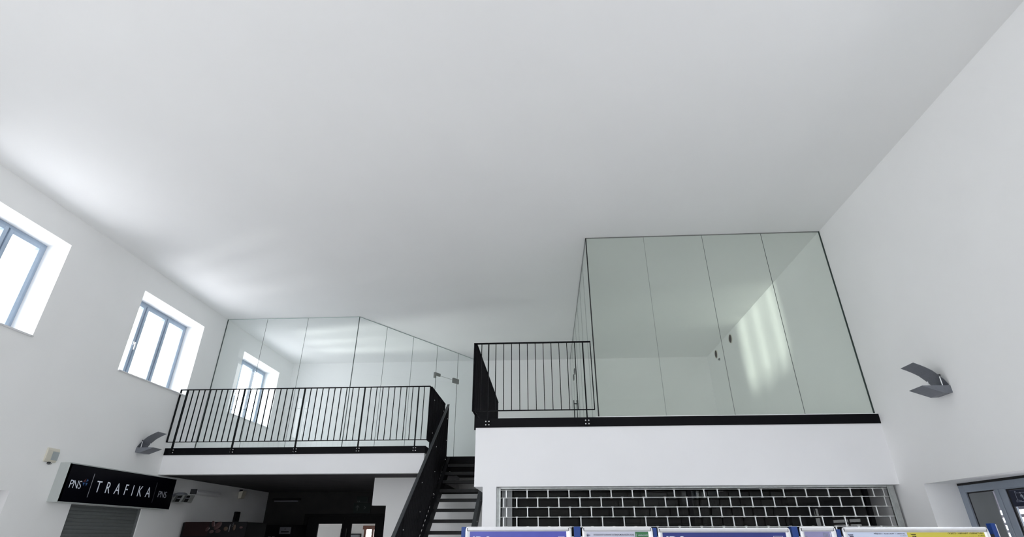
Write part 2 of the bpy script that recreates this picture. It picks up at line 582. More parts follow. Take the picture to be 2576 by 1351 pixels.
# ------------------------------------------------------------------ left windows
def left_window(n, a, b):
    z0, z1 = WZ0, WZ1
    xo, xi = XL - 0.45, XL - 0.375                    # frame depth
    root = bpy.data.objects.new('window_%d' % n, None)
    C.objects.link(root)
    root.location = (XL - 0.4, (a + b) / 2, z0)
    structure(root)
    mb = MB()
    t = 0.045
    mb.box(xo, xi, a, a + t, z0, z1)
    mb.box(xo, xi, b - t, b, z0, z1)
    mb.box(xo, xi, a + t, b - t, z1 - t, z1)
    mb.box(xo, xi, a + t, b - t, z0, z0 + t)
    w = (b - a) / 3
    for k in (1, 2):
        mb.box(xo, xi - 0.008, a + w * k - 0.012, a + w * k + 0.012, z0 + t, z1 - t)
    mb.build('window_frame', 'winframe', root, bevel=0.004)
    for k in range(3):
        c0 = a + w * k + (t if k == 0 else 0.012)
        c1 = a + w * (k + 1) - (t if k == 2 else 0.012)
        q = MB()
        s = 0.055
        y0, y1, zz0, zz1 = c0 + 0.002, c1 - 0.002, z0 + t + 0.002, z1 - t - 0.002
        q.box(xo + 0.005, xi + 0.012, y0, y0 + s, zz0, zz1)
        q.box(xo + 0.005, xi + 0.012, y1 - s, y1, zz0, zz1)
        q.box(xo + 0.005, xi + 0.012, y0 + s, y1 - s, zz1 - s, zz1)
        q.box(xo + 0.005, xi + 0.012, y0 + s, y1 - s, zz0, zz0 + s)
        sash = q.build('sash', 'winframe', root, bevel=0.004)
        g = MB()
        g.box(xo + 0.03, xo + 0.038, y0 + s, y1 - s, zz0 + s, zz1 - s)
        g.build('pane', 'glassw', sash)
        if k in (0,):
            h = MB()
            yh, zh = y1 - s / 2, (z0 + z1) / 2 - 0.05
            h.box(xi + 0.012, xi + 0.022, yh - 0.014, yh + 0.014, zh - 0.035, zh + 0.035)
            h.tube((xi + 0.02, yh, zh), (xi + 0.06, yh, zh), 0.009)
            h.bar((xi + 0.055, yh, zh + 0.012), (xi + 0.055, yh, zh - 0.12), (1, 0, 0), (0, 1, 0), 0.007, 0.011)
            h.build('handle', 'whiteplastic', sash, bevel=0.003)
    q = MB()
    q.box(xi, XL + 0.025, a - 0.0, b + 0.0, z0, z0 + 0.022)
    q.build('window_sill', 'whiteplastic', root, bevel=0.004)
    portal((xo - 0.02, (a + b) / 2, (z0 + z1) / 2), (1, 0, 0), b - a, z1 - z0)


for n, (a, b) in enumerate(WIN):
    left_window(n + 1, a, b)

# unseen glazed door added in the left wall to brighten the right wall
for n, (a, b) in enumerate(((0.9, 3.5),)):
    root = bpy.data.objects.new('door_%d' % (n + 4), None)
    C.objects.link(root)
    root.location = (XL - 0.35, (a + b) / 2, 0)
    structure(root)
    mb = MB()
    x0, x1 = XL - 0.40, XL - 0.33
    for y in (a, (a + b) / 2 - 0.05, b - 0.09):
        mb.box(x0, x1, y, y + 0.09, 0, 2.1)
    for z in (0.0, 2.01):
        mb.box(x0 + 0.004, x1 - 0.004, a + 0.09, b - 0.09, z, z + 0.09)
    mb.build('door_frame', 'doorframe', root)
    g = MB()
    g.box(x0 + 0.03, x0 + 0.038, a + 0.06, b - 0.06, 0.06, 2.04)
    g.build('pane', 'glassw', root)
    portal((XL - 0.46, (a + b) / 2, 1.05), (1, 0, 0), b - a, 2.1)

# street windows behind the camera
for n, (a, b, z0, z1) in enumerate(RW):
    root = bpy.data.objects.new('window_%d' % (n + 4), None)
    C.objects.link(root)
    root.location = ((a + b) / 2, YF - 0.3, z0)
    structure(root)
    mb = MB()
    y0, y1 = YF - 0.36, YF - 0.29
    for x in (a, (a + b) / 2 - 0.04, b - 0.08):
        mb.box(x, x + 0.08, y0, y1, z0, z1)
    for z in (z0, z0 + 0.7 * (z1 - z0), z1 - 0.08):
        mb.box(a + 0.08, b - 0.08, y0 + 0.004, y1 - 0.004, z, z + 0.08)
    mb.build('window_frame', 'doorframe', root)
    g = MB()
    g.box(a + 0.06, b - 0.06, y0 + 0.03, y0 + 0.04, z0 + 0.06, z1 - 0.06)
    g.build('pane', 'glassw', root)
    portal(((a + b) / 2, YF - 0.42, (z0 + z1) / 2), (0, 1, 0), b - a, z1 - z0)

# unseen windows added in the right wall to brighten the left wall
for n, (a, b) in enumerate(FILL_WIN):
    root = bpy.data.objects.new('window_%d' % (n + 8), None)
    C.objects.link(root)
    root.location = (XR + 0.4, (a + b) / 2, RZ0)
    structure(root)
    mb = MB()
    x0, x1 = XR + 0.375, XR + 0.445
    for y in (a, (a + b) / 2 - 0.04, b - 0.07):
        mb.box(x0, x1, y, y + 0.07, RZ0, RZ1)
    for z in (RZ0, RZ1 - 0.07):
        mb.box(x0 + 0.004, x1 - 0.004, a + 0.07, b - 0.07, z, z + 0.07)
    mb.build('window_frame', 'winframe', root)
    g = MB()
    g.box(x0 + 0.03, x0 + 0.038, a + 0.06, b - 0.06, RZ0 + 0.06, RZ1 - 0.06)
    g.build('pane', 'glassw', root)
    portal((XR + 0.47, (a + b) / 2, (RZ0 + RZ1) / 2), (-1, 0, 0), b - a, RZ1 - RZ0)

# ------------------------------------------------------------------ glazed door in the right wall
door = bpy.data.objects.new('door_1', None)
C.objects.link(door)
door.location = (4.8, 5.8, 0)
structure(door)
x0, x1 = 4.76, 4.83
mb = MB()
ztop = 2.118
mb.box(x0, x1, 6.932, 7.022, 0, ztop)
mb.box(x0, x1, 4.56, 4.65, 0, ztop)
mb.box(x0, x1, 4.65, 6.932, 2.042, ztop)
mb.box(x0, x1, 6.442, 6.502, 0, 2.042)
mb.box(x0, x1, 5.10, 5.20, 0, 2.042)
mb.box(x0, x1, 4.65, 6.932, 0.0, 0.10)
mb.build('door_frame', 'doorframe', door, bevel=0.004)
mb = MB()
mb.box(x0 + 0.004, x1, 6.351, 6.438, 0.1, 2.042)
mb.box(x0 + 0.004, x1, 5.204, 5.29, 0.1, 2.042)
mb.box(x0 + 0.004, x1, 5.29, 6.351, 0.1, 0.25)
mb.box(x0 + 0.004, x1, 5.29, 6.351, 2.034, 2.042)
leaf = mb.build('door_leaf', 'doorframe', door, bevel=0.003)
g = MB()
g.box(x0 + 0.03, x0 + 0.038, 5.29, 6.351, 0.25, 2.034)
g.build('pane', 'glassw', leaf)
gk = MB()
for (a, b) in ((6.502, 6.932),):
    gk.box(x0 + 0.02, x0 + 0.05, b - 0.022, b, 0.1, 2.042)
    gk.box(x0 + 0.02, x0 + 0.05, a, b, 2.03, 2.042)
gk.build('gasket', 'rubber', door)
gk = MB()
gk.box(x0 + 0.015, x0 + 0.03, 6.325, 6.351, 0.25, 2.034)
gk.box(x0 + 0.015, x0 + 0.03, 5.29, 6.325, 2.022, 2.034)
gk.build('gasket', 'rubber', leaf)
g = MB()
g.box(x0 + 0.03, x0 + 0.038, 6.502, 6.91, 0.1, 2.03)
g.box(x0 + 0.03, x0 + 0.038, 4.65, 5.10, 0.1, 2.042)
g.build('pane', 'glassw', door)
g = MB()
g.box(x0, x0 + 0.13, 4.56, 7.022, ztop, 2.141)  # dark strip standing in for the shaded gap above the frame
g.build('head_shade_strip', 'rubber', door)
portal((4.86, 5.8, 1.05), (-1, 0, 0), 2.4, 2.1)
mb = MB()
mb.box(x0 + 0.012, x0 + 0.024, 6.552, 6.905, 0.9, 2.028)
tag(mb.build('notice_sheet', 'panelgrey'), 'plain grey sheet covering the narrow side pane of the right glazed door', 'sheet')
# pictogram sign on the door glass
sg = thing('pictogram_sign', 'dark navy sign with a person on stairs pictogram on the right door', 'sign', (x0 + 0.02, 6.15, 1.868))
mb = MB()
mb.box(x0 + 0.012, x0 + 0.018, 5.98, 6.322, 1.868, 2.02)
mb.build('sheet', 'navysign', sg)
mb = MB()
pts = []
yc0, yc1, zc0, zc1, rr = 6.262, 6.09, 1.893, 2.008, 0.018


def rounded(y0, y1, z0, z1, r, n=5):
    out = []
    for cy, cz, a0 in ((y1 + r, z1 - r, PI), (y1 + r, z0 + r, 1.5 * PI), (y0 - r, z0 + r, 0), (y0 - r, z1 - r, PI / 2)):
        for k in range(n + 1):
            a = a0 + PI / 2 * k / n
            out.append((cy + r * math.cos(a), cz + r * math.sin(a)))
    return out


outl = rounded(yc0, yc1, zc0, zc1, rr)
xs_ = x0 + 0.0115
for k in range(len(outl)):
    p, q = outl[k], outl[(k + 1) % len(outl)]
    d = Vector((0, q[0] - p[0], q[1] - p[1])).normalized()
    mb.bar((xs_, p[0], p[1]), (xs_, q[0], q[1]), (1, 0, 0), d.cross(Vector((1, 0, 0))), 0.0006, 0.0014)


def stroke(mb, pl, hw):
    for p, q in zip(pl[:-1], pl[1:]):
        d = Vector((0, q[0] - p[0], q[1] - p[1])).normalized()
        mb.bar((xs_, p[0], p[1]), (xs_, q[0], q[1]), (1, 0, 0), d.cross(Vector((1, 0, 0))), 0.0006, hw)


mb.tube((xs_ - 0.0006, 6.178, 1.990), (xs_ + 0.0006, 6.178, 1.990), 0.0075, 14)
stroke(mb, [(6.174, 1.976), (6.165, 1.945)], 0.0055)
stroke(mb, [(6.178, 1.974), (6.188, 1.962), (6.182, 1.948)], 0.0022)
stroke(mb, [(6.170, 1.974), (6.150, 1.955)], 0.0022)
stroke(mb, [(6.166, 1.945), (6.158, 1.930), (6.160, 1.914)], 0.0045)
stroke(mb, [(6.166, 1.945), (6.148, 1.932), (6.143, 1.915)], 0.0045)
stroke(mb, [(6.244, 1.926), (6.226, 1.926), (6.219, 1.918), (6.200, 1.918), (6.193, 1.910), (6.174, 1.910), (6.167, 1.903), (6.140, 1.903)], 0.0022)
mb.build('pictogram', 'signline', sg)
# louvre screen outside the door
lv = thing('louvre_screen', 'dark slatted screen outside the right glazed door', 'screen', (5.05, 5.7, 0))
for yu in (7.2, 4.2):
    mb = MB()
    mb.box(5.10, 5.16, yu, yu + 0.06, 0, 2.4)
    mb.build('upright', 'louvre', lv)
for k in range(24):
    z = 1.86 - 0.075 * k
    if z < 0.05:
        break
    mb = MB()
    mb.box(5.10, 5.135, 4.26, 7.2, z - 0.075, z - 0.046)
    mb.build('slat', 'louvre', lv)
mb = MB()
mb.box(5.10, 5.135, 4.26, 7.2, 1.86, 2.4)
mb.build('top_board', 'louvre', lv)

# ------------------------------------------------------------------ door recess in the left wall
mb = MB()
mb.box(XL - 0.40, XL - 0.34, 5.4, 7.14, 0, 2.13)
structure(mb.build('door_2', 'doorleaf'))

# ------------------------------------------------------------------ kiosk shutter and sign
ks = thing('roller_shutter', 'closed grey roller shutter under the kiosk sign', 'shutter', (XL, 8.97, 0))
mb = MB()
prof = []
z = 0.0
while z < 2.03:
    zz = min(z + 0.05, 2.03)
    mb.prism([(0, z), (0.006, z + 0.006), (0.010, (z + zz) / 2), (0.006, zz - 0.006), (0, zz), (-0.012, zz), (-0.012, z)],
             (XL - 0.05, 8.225, 0), (1, 0, 0), (0, 0, 1), (0, 1.485, 0))
    z += 0.05
mb.build('curtain', 'shutter', ks)
for ya, yb in ((8.2, 8.225), (9.71, 9.74)):
    mb = MB()
    mb.box(XL - 0.09, XL - 0.02, ya, yb, 0, 2.03)
    mb.build('guide_rail', 'shutter', ks)
mb = MB()
mb.box(XL - 0.10, XL - 0.07, 8.2, 9.74, 0, 2.03)
mb.build('back_plate', 'shutter', ks)

XF = -6.748
kg = thing('kiosk_sign', 'long black kiosk sign box with white letters on the left wall', 'sign', (XL, 8.99, 2.035))
mb = MB()
mb.box(XL, XF - 0.004, 7.80, 10.215, 2.035, 2.545)
mb.box(XF - 0.004, XF + 0.003, 7.757, 10.232, 2.033, 2.042)
mb.box(XF - 0.004, XF + 0.003, 7.757, 10.232, 2.533, 2.547)
mb.box(XL, XF + 0.0, 7.757, 7.80, 2.035, 2.547)
mb.build('case', 'signcase', kg)
mb = MB()
mb.box(XF - 0.004, XF, 7.762, 10.228, 2.042, 2.533)
face = mb.build('face_panel', 'signblack', kg)
U, V, N = (0, 1, 0), (0, 0, 1), (1, 0, 0)
mb = MB()
mb.text('PNS', (XF, 7.868, 2.222), U, V, N, 0.21, 0.106, 0.002, 0.92, -0.012)
o = mb.build('lettering', 'white', face)
o['label'] = 'white letters PNS at the near end'
mb = MB()
mb.text('TRAFIKA', (XF, 8.365, 2.200), U, V, N, 1.25, 0.156, 0.002, 2.05, -0.004)
for lt in mb.letters():
    lt.build('letter', 'white', face)
mb = MB()
mb.text('PNS', (XF, 9.828, 2.216), U, V, N, 0.225, 0.10, 0.002, 0.92, -0.012)
o = mb.build('lettering', 'dimletter', face)
o['label'] = 'dimmer letters PNS at the far end'
for y, rm in ((8.262, 'palerule'), (9.72, 'dimrule')):
    mb = MB()
    mb.box(XF, XF + 0.0015, y - 0.004, y + 0.004, 2.121, 2.444)
    mb.build('dividing_rule', rm, face)
mb = MB()


def petals(mb, yc, zc, s, mats):
    e = (XF, 0, 0)
    for (dy, dz, m, m2) in ((-1, 1, mats[0], mats[0]), (1, 1, mats[1], mats[2]), (-1, -1, mats[1], mats[2]), (1, -1, mats[1], mats[2])):
        c = (yc + dy * 0.5 * s, zc + dz * 0.5 * s)
        if dy * dz < 0 and dz > 0:
            tri = [(c[0] - 0.42 * s, c[1] - 0.4 * s), (c[0] + 0.4 * s, c[1] - 0.4 * s), (c[0] + 0.4 * s, c[1] + 0.45 * s)]
        elif dz > 0:
            tri = [(c[0] - 0.35 * s, c[1] - 0.4 * s), (c[0] + 0.45 * s, c[1] - 0.05 * s), (c[0] - 0.05 * s, c[1] + 0.45 * s)]
        else:
            tri = [(c[0] - 0.42 * s, c[1] + 0.4 * s), (c[0] + 0.1 * s, c[1] - 0.45 * s), (c[0] + 0.42 * s, c[1] + 0.4 * s)]
        mb.prism(tri, e, (0, 1, 0), (0, 0, 1), (0.0018, 0, 0), m)
        cx = sum(t[0] for t in tri) / 3
        cz = sum(t[1] for t in tri) / 3
        small = [(cx + (t[0] - cx) * 0.4, cz + (t[1] - cz) * 0.4) for t in tri]
        mb.prism(small, (XF + 0.0018, 0, 0), (0, 1, 0), (0, 0, 1), (0.0004, 0, 0), m2)


petals(mb, 8.138, 2.315, 0.052, (0, 1, 2))
mb.build('emblem', ['red', 'blue', 'paleblue'], face)
mb = MB()
petals(mb, 10.10, 2.325, 0.04, (0, 0, 0))
mb.build('emblem', ['signblack'], face)['label'] = 'almost black emblem at the far end'

# ------------------------------------------------------------------ motion detector on the left wall
md = thing('alarm_box', 'small cream alarm box with a grey lens above the kiosk sign', 'alarm box', (XL, 7.55, 2.525))
mb = MB()
mb.prism([(0, 2.525), (0.022, 2.530), (0.026, 2.56), (0.026, 2.68), (0.018, 2.705), (0, 2.71)], (XL, 7.45, 0), (1, 0, 0), (0, 0, 1), (0, 0.20, 0))
mb.build('housing', 'cream', md, bevel=0.004)
mb = MB()
mb.box(XL + 0.026, XL + 0.031, 7.54, 7.648, 2.555, 2.665)
mb.build('lens', 'lens', md)
mb = MB()
mb.box(XL, XL + 0.03, 7.53, 7.56, 2.505, 2.53)
mb.tube((XL + 0.015, 7.54, 2.49), (XL + 0.03, 7.58, 2.51), 0.004)
mb.build('cable_stub', 'stair_grey', md)


# ------------------------------------------------------------------ wall lamps
def wall_lamp(label, xw, yc, zb, sgn):
    """sgn: outward direction along X"""
    t = thing('wall_lamp', label, 'lamp', (xw, yc, zb), 'curved metal wall lamps')
    hw = 0.1175
    y0 = yc - hw
    mb = MB()
    p = [(0, 0.0), (0.09, -0.003), (0.295, 0.074), (0.292, 0.079), (0.0, 0.079)]
    mb.prism([(u * sgn, v) for u, v in p], (xw, y0, zb), (1, 0, 0), (0, 0, 1), (0, 2 * hw, 0))
    mb.build('base', 'lamp', t)
    mb = MB()
    # curved sail
    up, lo = [], []
    prof = [(0.012, 0.085), (0.045, 0.145), (0.085, 0.190), (0.135, 0.240), (0.185, 0.272), (0.245, 0.303), (0.305, 0.330)]
    for k, (u, v) in enumerate(prof):
        a = prof[max(0, k - 1)]
        b = prof[min(len(prof) - 1, k + 1)]
        d = Vector((b[0] - a[0], b[1] - a[1])).normalized()
        up.append((u - d.y * 0.004, v + d.x * 0.004))
        lo.append((u, v))
    poly = lo + list(reversed(up))
    n = len(prof)
    vs, fs = [], []
    for yy in (y0, y0 + 2 * hw):
        for (u, v) in poly:
            vs.append((xw + sgn * u, yy, zb + v))
    L = len(poly)
    for k in range(L):
        fs.append((k, (k + 1) % L, L + (k + 1) % L, L + k))
    for k in range(n - 1):
        fs.append((k, k + 1, L - 2 - k, L - 1 - k))
        fs.append((L + k, L + k + 1, 2 * L - 2 - k, 2 * L - 1 - k))
    mb.add(vs, fs)
    mb.build('shade', 'lamp', t)
    for yy in (y0 + 0.012, y0 + 2 * hw - 0.012):
        mb = MB()
        mb.tube((xw + sgn * 0.072, yy, zb + 0.079), (xw + sgn * 0.070, yy, zb + 0.182), 0.0055, 10)
        mb.build('rod', 'alu', t)
        mb = MB()
        mb.tube((xw + sgn * 0.068, yy, zb + 0.176), (xw + sgn * 0.064, yy, zb + 0.200), 0.010, 10)
        mb.build('knob', 'rubber', t)
    mb = MB()
    mb.tube((xw + sgn * 0.05, yc - 0.06, zb + 0.0815), (xw + sgn * 0.05, yc + 0.06, zb + 0.0815), 0.007, 12)
    mb.build('bulb', 'whiteplastic', t)
    return t


wall_lamp('grey metal wall lamp with curved shade on the right wall', XR, 6.16, 2.972, -1)
wall_lamp('grey metal wall lamp with curved shade on the left wall above the kiosk sign', XL, 9.27, 2.867, 1)

# ------------------------------------------------------------------ round vents on the right wall
for y, z, lab in ((12.243, 5.692, 'round dark vent in the right wall, the one nearer the camera'),
                  (13.44, 5.692, 'round dark vent in the right wall, the one nearer the back wall')):
    t = thing('round_vent', lab, 'vent', (XR, y, z), 'vents under the ceiling')
    mb = MB()
    n = 28
    vs, fs = [], []
    for (r, x) in ((0.105, XR - 0.001), (0.105, XR - 0.012), (0.094, XR - 0.014), (0.094, XR - 0.002)):
        for k in range(n):
            a = 2 * PI * k / n
            vs.append((x, y + r * math.cos(a), z + r * math.sin(a)))
    for j in range(4):
        for k in range(n):
            fs.append((j * n + k, j * n + (k + 1) % n, ((j + 1) % 4) * n + (k + 1) % n, ((j + 1) % 4) * n + k))
    mb.add(vs, fs)
    mb.build('rim', 'cream', t)
    mb = MB()
    mb.tube((XR - 0.001, y, z), (XR - 0.005, y, z), 0.094, 28)
    mb.build('duct_opening', 'darkhole', t)
t = thing('ceiling_hook', 'tiny grey bracket below the far round vent', 'bracket', (XR, 13.24, 5.5))
mb = MB()
mb.box(XR - 0.03, XR, 13.225, 13.255, 5.475, 5.53)
mb.build('plate', 'clamp', t, bevel=0.004)
mb = MB()
mb.tube((XR - 0.03, 13.24, 5.50), (XR - 0.05, 13.24, 5.48), 0.008)
mb.build('pin', 'clamp', t)


# ------------------------------------------------------------------ railings
def bolts(mbp, spots, r, h, parent):
    for (p, d) in spots:
        q = MB()
        p, d = Vector(p), Vector(d)
        q.tube(p, p + d * h, r, 10, r1=r * 0.8)
        q.build('bolt', 'bolt', parent)


def rail_x(label, x0, x1, yr, ztop, zlow, posts, pickets, zpost, end0=True, end1=True, name='balustrade'):
    t = thing(name, label, 'railing', ((x0 + x1) / 2, yr, ZF))
    mb = MB()
    mb.box(x0, x1, yr - 0.022, yr + 0.022, ztop - 0.012, ztop)
    mb.build('top_rail', 'black', t)
    mb = MB()
    mb.box(x0, x1, yr - 0.018, yr + 0.018, zlow - 0.010, zlow)
    mb.build('bottom_rail', 'black', t)
    for x, on in ((x0, end0), (x1, end1)):
        if on:
            mb = MB()
            xx = x + (0.005 if x == x0 else -0.005)
            mb.box(xx - 0.005, xx + 0.005, yr - 0.020, yr + 0.020, zlow, ztop - 0.012)
            mb.build('end_bar', 'black', t)
    for x in pickets:
        mb = MB()
        mb.box(x - 0.0048, x + 0.0048, yr - 0.012, yr + 0.012, zlow, ztop - 0.012)
        mb.build('picket', 'black', t)
    for x in posts:
        mb = MB()
        mb.box(x - 0.007, x + 0.007, yr - 0.024, yr + 0.023, zpost, ztop - 0.012)
        mb.box(x - 0.032, x + 0.032, yr + 0.018, yr + 0.0245, zpost, ZF - 0.02)
        p = mb.build('post', 'black', t)
        yy = yr + 0.018
        bolts(None, [((x + sx * 0.021, yy, z), (0, -1, 0)) for sx in (-1, 1) for z in (zpost + 0.022, zpost + 0.066)], 0.0095, 0.010, p)
    return t


PL = [-6.755, -5.64, -4.475, -3.33, -2.31]
pk = []
for a, b in zip(PL[:-1], PL[1:]):
    n = round((b - a) / 0.1135)
    pk += [a + (b - a) * k / n for k in range(1, n)]
pk += [-2.205]
rail_x('black steel balustrade across the front of the left mezzanine', -6.892, -2.092, 9.862, 4.092, 3.140, PL, pk, 2.935)
PR = [-0.772, 0.578]
pk = [-0.873 - 0.0, ] + [-0.668 + 0.1133 * k for k in range(11)] + []
pk = [x for x in pk if abs(x - 0.578) > 0.03]
rail_x('short black steel balustrade in front of the right mezzanine', -0.985, 0.692, 7.452, 4.092, 3.134, PR, pk, 2.925)


def rail_y(label, xr, y0, y1, ztop, zlow, side):
    t = thing('balustrade', label, 'railing', (xr, (y0 + y1) / 2, ZF))
    mb = MB()
    mb.box(xr - 0.022, xr + 0.022, y0, y1, ztop - 0.012, ztop)
    mb.build('top_rail', 'black', t)
    mb = MB()
    mb.box(xr - 0.018, xr + 0.018, y0, y1, zlow - 0.010, zlow)
    mb.build('bottom_rail', 'black', t)
    n = int((y1 - y0) / 0.112)
    np_ = max(2, round((y1 - y0) / 1.25))
    for k in range(n + 1):
        y = y0 + 0.006 + (y1 - y0 - 0.012) * k / n
        mb = MB()
        mb.box(xr - 0.015, xr + 0.015, y - 0.004, y + 0.004, zlow, ztop - 0.012)
        mb.build('picket', 'black', t)
    for k in range(np_):
        y = y0 + 0.28 + (y1 - y0 - 0.5) * k / (np_ - 1)
        mb = MB()
        mb.box(xr - 0.023, xr + 0.023, y - 0.006, y + 0.006, 2.93, ztop - 0.012)
        mb.box(xr - 0.0245 * side, xr - 0.018 * side, y - 0.032, y + 0.032, 2.93, ZF - 0.02)
        p = mb.build('post', 'black', t)
        bolts(None, [((xr - 0.018 * side, y + sy * 0.021, z), (side, 0, 0)) for sy in (-1, 1) for z in (2.952, 2.996)]
              + [((xr + 0.023 * side, y, z), (side, 0, 0)) for z in (3.30, 3.90)], 0.008, 0.008, p)
    return t


rail_y('black steel balustrade along the stair side of the left mezzanine', -2.092, 9.90, 11.40, 4.092, 3.140, 1)
rail_y('long black steel balustrade along the stair side of the right mezzanine', -0.963, 7.475, 11.30, 4.092, 3.134, -1)

# ------------------------------------------------------------------ staircase
NR, RISE, RUN = 18, ZF / 18.0, 0.245
SX0, SX1 = -1.90, -1.20
SL = RISE / RUN
stc = thing('staircase', 'black open steel staircase rising to the landing between the two mezzanines', 'staircase', (-1.55, 9.2, 0))


def zn(y):                        # nosing line
    return ZF - SL * (YL - y)


for k in range(1, NR):
    y = YL - RUN * k
    z = ZF - RISE * k
    mb = MB()
    mb.box(SX0, SX1, y, y + 0.28, z - 0.008, z)
    mb.box(SX0, SX1, y, y + 0.008, z - 0.052, z - 0.008)
    mb.box(SX0, SX1, y + 0.272, y + 0.28, z - 0.04, z - 0.008)
    mb.build('tread', 'tread', stc)
ylow = YL - RUN * (NR - 0.2)
for xa, xb, mt, dp in ((SX0 - 0.062, SX0 - 0.004, 'black', 0.26), (SX1 + 0.004, SX1 + 0.058, 'stair_grey', 0.30)):
    mb = MB()
    y0, y1 = ylow, YL - 0.001
    top = 0.055
    pts = [(y0, max(0, zn(y0) + top)), (y1, zn(y1) + top - 0.06), (y1, zn(y1) + top - dp - 0.06), (y0 + (dp) / SL * 0.5, 0.0), (y0, 0.0)]
    mb.prism([(p[0], p[1]) for p in pts], (xa, 0, 0), (0, 1, 0), (0, 0, 1), (xb - xa, 0, 0), 0)
    o = mb.build('stringer', mt, stc)
    bolts(None, [((xb, YL - RUN * k + 0.1, zn(YL - RUN * k + 0.1) - 0.10), (1, 0, 0)) for k in range(1, 16, 2)], 0.008, 0.008, o)

sr = thing('stair_railing', 'black sloping steel railing on the left side of the staircase', 'railing', (-1.99, 9.2, 0))
XH = -1.988
hy0, hy1 = ylow + 0.05, 11.27
mb = MB()
dirv = Vector((0, 1, SL)).normalized()
nrm = Vector((0, -SL, 1)).normalized()
hz = lambda y: zn(y) + 1.055
mb.bar((XH, hy0, hz(hy0)), (XH, hy1, hz(hy1)), (1, 0, 0), nrm, 0.024, 0.006)
mb.build('handrail', 'stair_grey', sr)
mb = MB()
mb.bar((XH, hy0, hz(hy0) - 1.02), (XH, hy1, hz(hy1) - 1.02), (1, 0, 0), nrm, 0.020, 0.005)
mb.build('lower_rail', 'black', sr)
n = int((hy1 - hy0) / 0.105)
for k in range(n + 1):
    y = hy0 + 0.006 + (hy1 - hy0 - 0.012) * k / n
    mb = MB()
    mb.box(XH - 0.015, XH + 0.015, y - 0.004, y + 0.004, max(0.02, hz(y) - 1.10), hz(y) - 0.005)
    mb.build('picket', 'black', sr)
for k in range(5):
    y = hy0 + 0.12 + (hy1 - hy0 - 0.30) * k / 4
    mb = MB()
    mb.box(XH - 0.023, XH + 0.023, y - 0.006, y + 0.006, max(0.0, hz(y) - 1.2), hz(y) - 0.005)
    p = mb.build('post', 'black', sr)
    bolts(None, [((XH + 0.023, y, hz(y) - q), (1, 0, 0)) for q in (0.2, 0.62, 0.98)], 0.008, 0.008, p)


# ------------------------------------------------------------------ glass partitions
def panel(name, parent, p0, p1, z0, z1, th=0.010, inset=0.002, sm='seam', gm='glassg'):
    """one sheet of glass from p0 to p1 (plan), with its visible edges"""
    p0, p1 = Vector((p0[0], p0[1], 0)), Vector((p1[0], p1[1], 0))
    d = (p1 - p0).normalized()
    nn = Vector((-d.y, d.x, 0))
    a, b = p0 + d * inset, p1 - d * inset
    mb = MB()
    zz = Vector((0, 0, 1))
    vs = []
    for p in (a, b):
        for s in (-1, 1):
            for z in (z0, z1):
                vs.append(p + nn * s * th / 2 + zz * z)
    # 0 a- z0,1 a- z1,2 a+ z0,3 a+ z1,4 b- z0,5 b- z1,6 b+ z0,7 b+ z1
    mb.add(vs, [(0, 1, 5, 4), (2, 6, 7, 3)], 0)
    mb.add(vs, [(0, 2, 3, 1), (4, 5, 7, 6)], 1)
    mb.add(vs, [(1, 3, 7, 5), (0, 4, 6, 2)], 1)
    me = mb
    # weld the two copies so the sheet is one closed body
    o = me.build(name, [gm, sm], parent)
    bm = bmesh.new()
    bm.from_mesh(o.data)
    bmesh.ops.remove_doubles(bm, verts=bm.verts, dist=1e-5)
    bmesh.ops.recalc_face_normals(bm, faces=bm.faces)
    bm.to_mesh(o.data)
    bm.free()
    return o


ZT = ZC - 0.004
gl = thing('glass_partition', 'frameless glass partition enclosing the left mezzanine room', 'partition', (-4.5, 10.75, ZF))
A, B = (-3.95, 10.75), (-1.755, 14.195)
AL = math.hypot(B[0] - A[0], B[1] - A[1])
ax = ((B[0] - A[0]) / AL, (B[1] - A[1]) / AL)


def on(tv):
    return (A[0] + ax[0] * tv, A[1] + ax[1] * tv)


xs4 = [XL + 0.004, -6.0, -5.09, A[0]]
for a, b in zip(xs4[:-1], xs4[1:]):
    panel('glass_sheet', gl, (a, A[1]), (b, A[1]), ZF + 0.003, ZT, sm='midedge', gm='glassl')
for a, b in ((0.0, 0.80), (0.80, 1.64), (1.64, 2.475), (3.265, AL)):
    panel('glass_sheet', gl, on(a), on(b), ZF + 0.003, ZT, sm='midedge', gm='glassl')
panel('glass_transom', gl, on(2.475), on(3.265), 5.125, ZT, gm='glassl')
dl = panel('glass_door', gl, on(2.479), on(3.261), ZF + 0.01, 5.118, gm='glassl')
mb = MB()
n2 = (-ax[1], ax[0])


def plate(mb, pts, off=0.0):
    """flat fitting on both faces of the slanting glass; pts in (along, z)"""
    for s in (-1, 1):
        o0 = Vector((A[0] + n2[0] * s * 0.0065, A[1] + n2[1] * s * 0.0065, 0))
        mb.prism(pts, o0, (ax[0], ax[1], 0), (0, 0, 1), (n2[0] * s * 0.012, n2[1] * s * 0.012, 0))


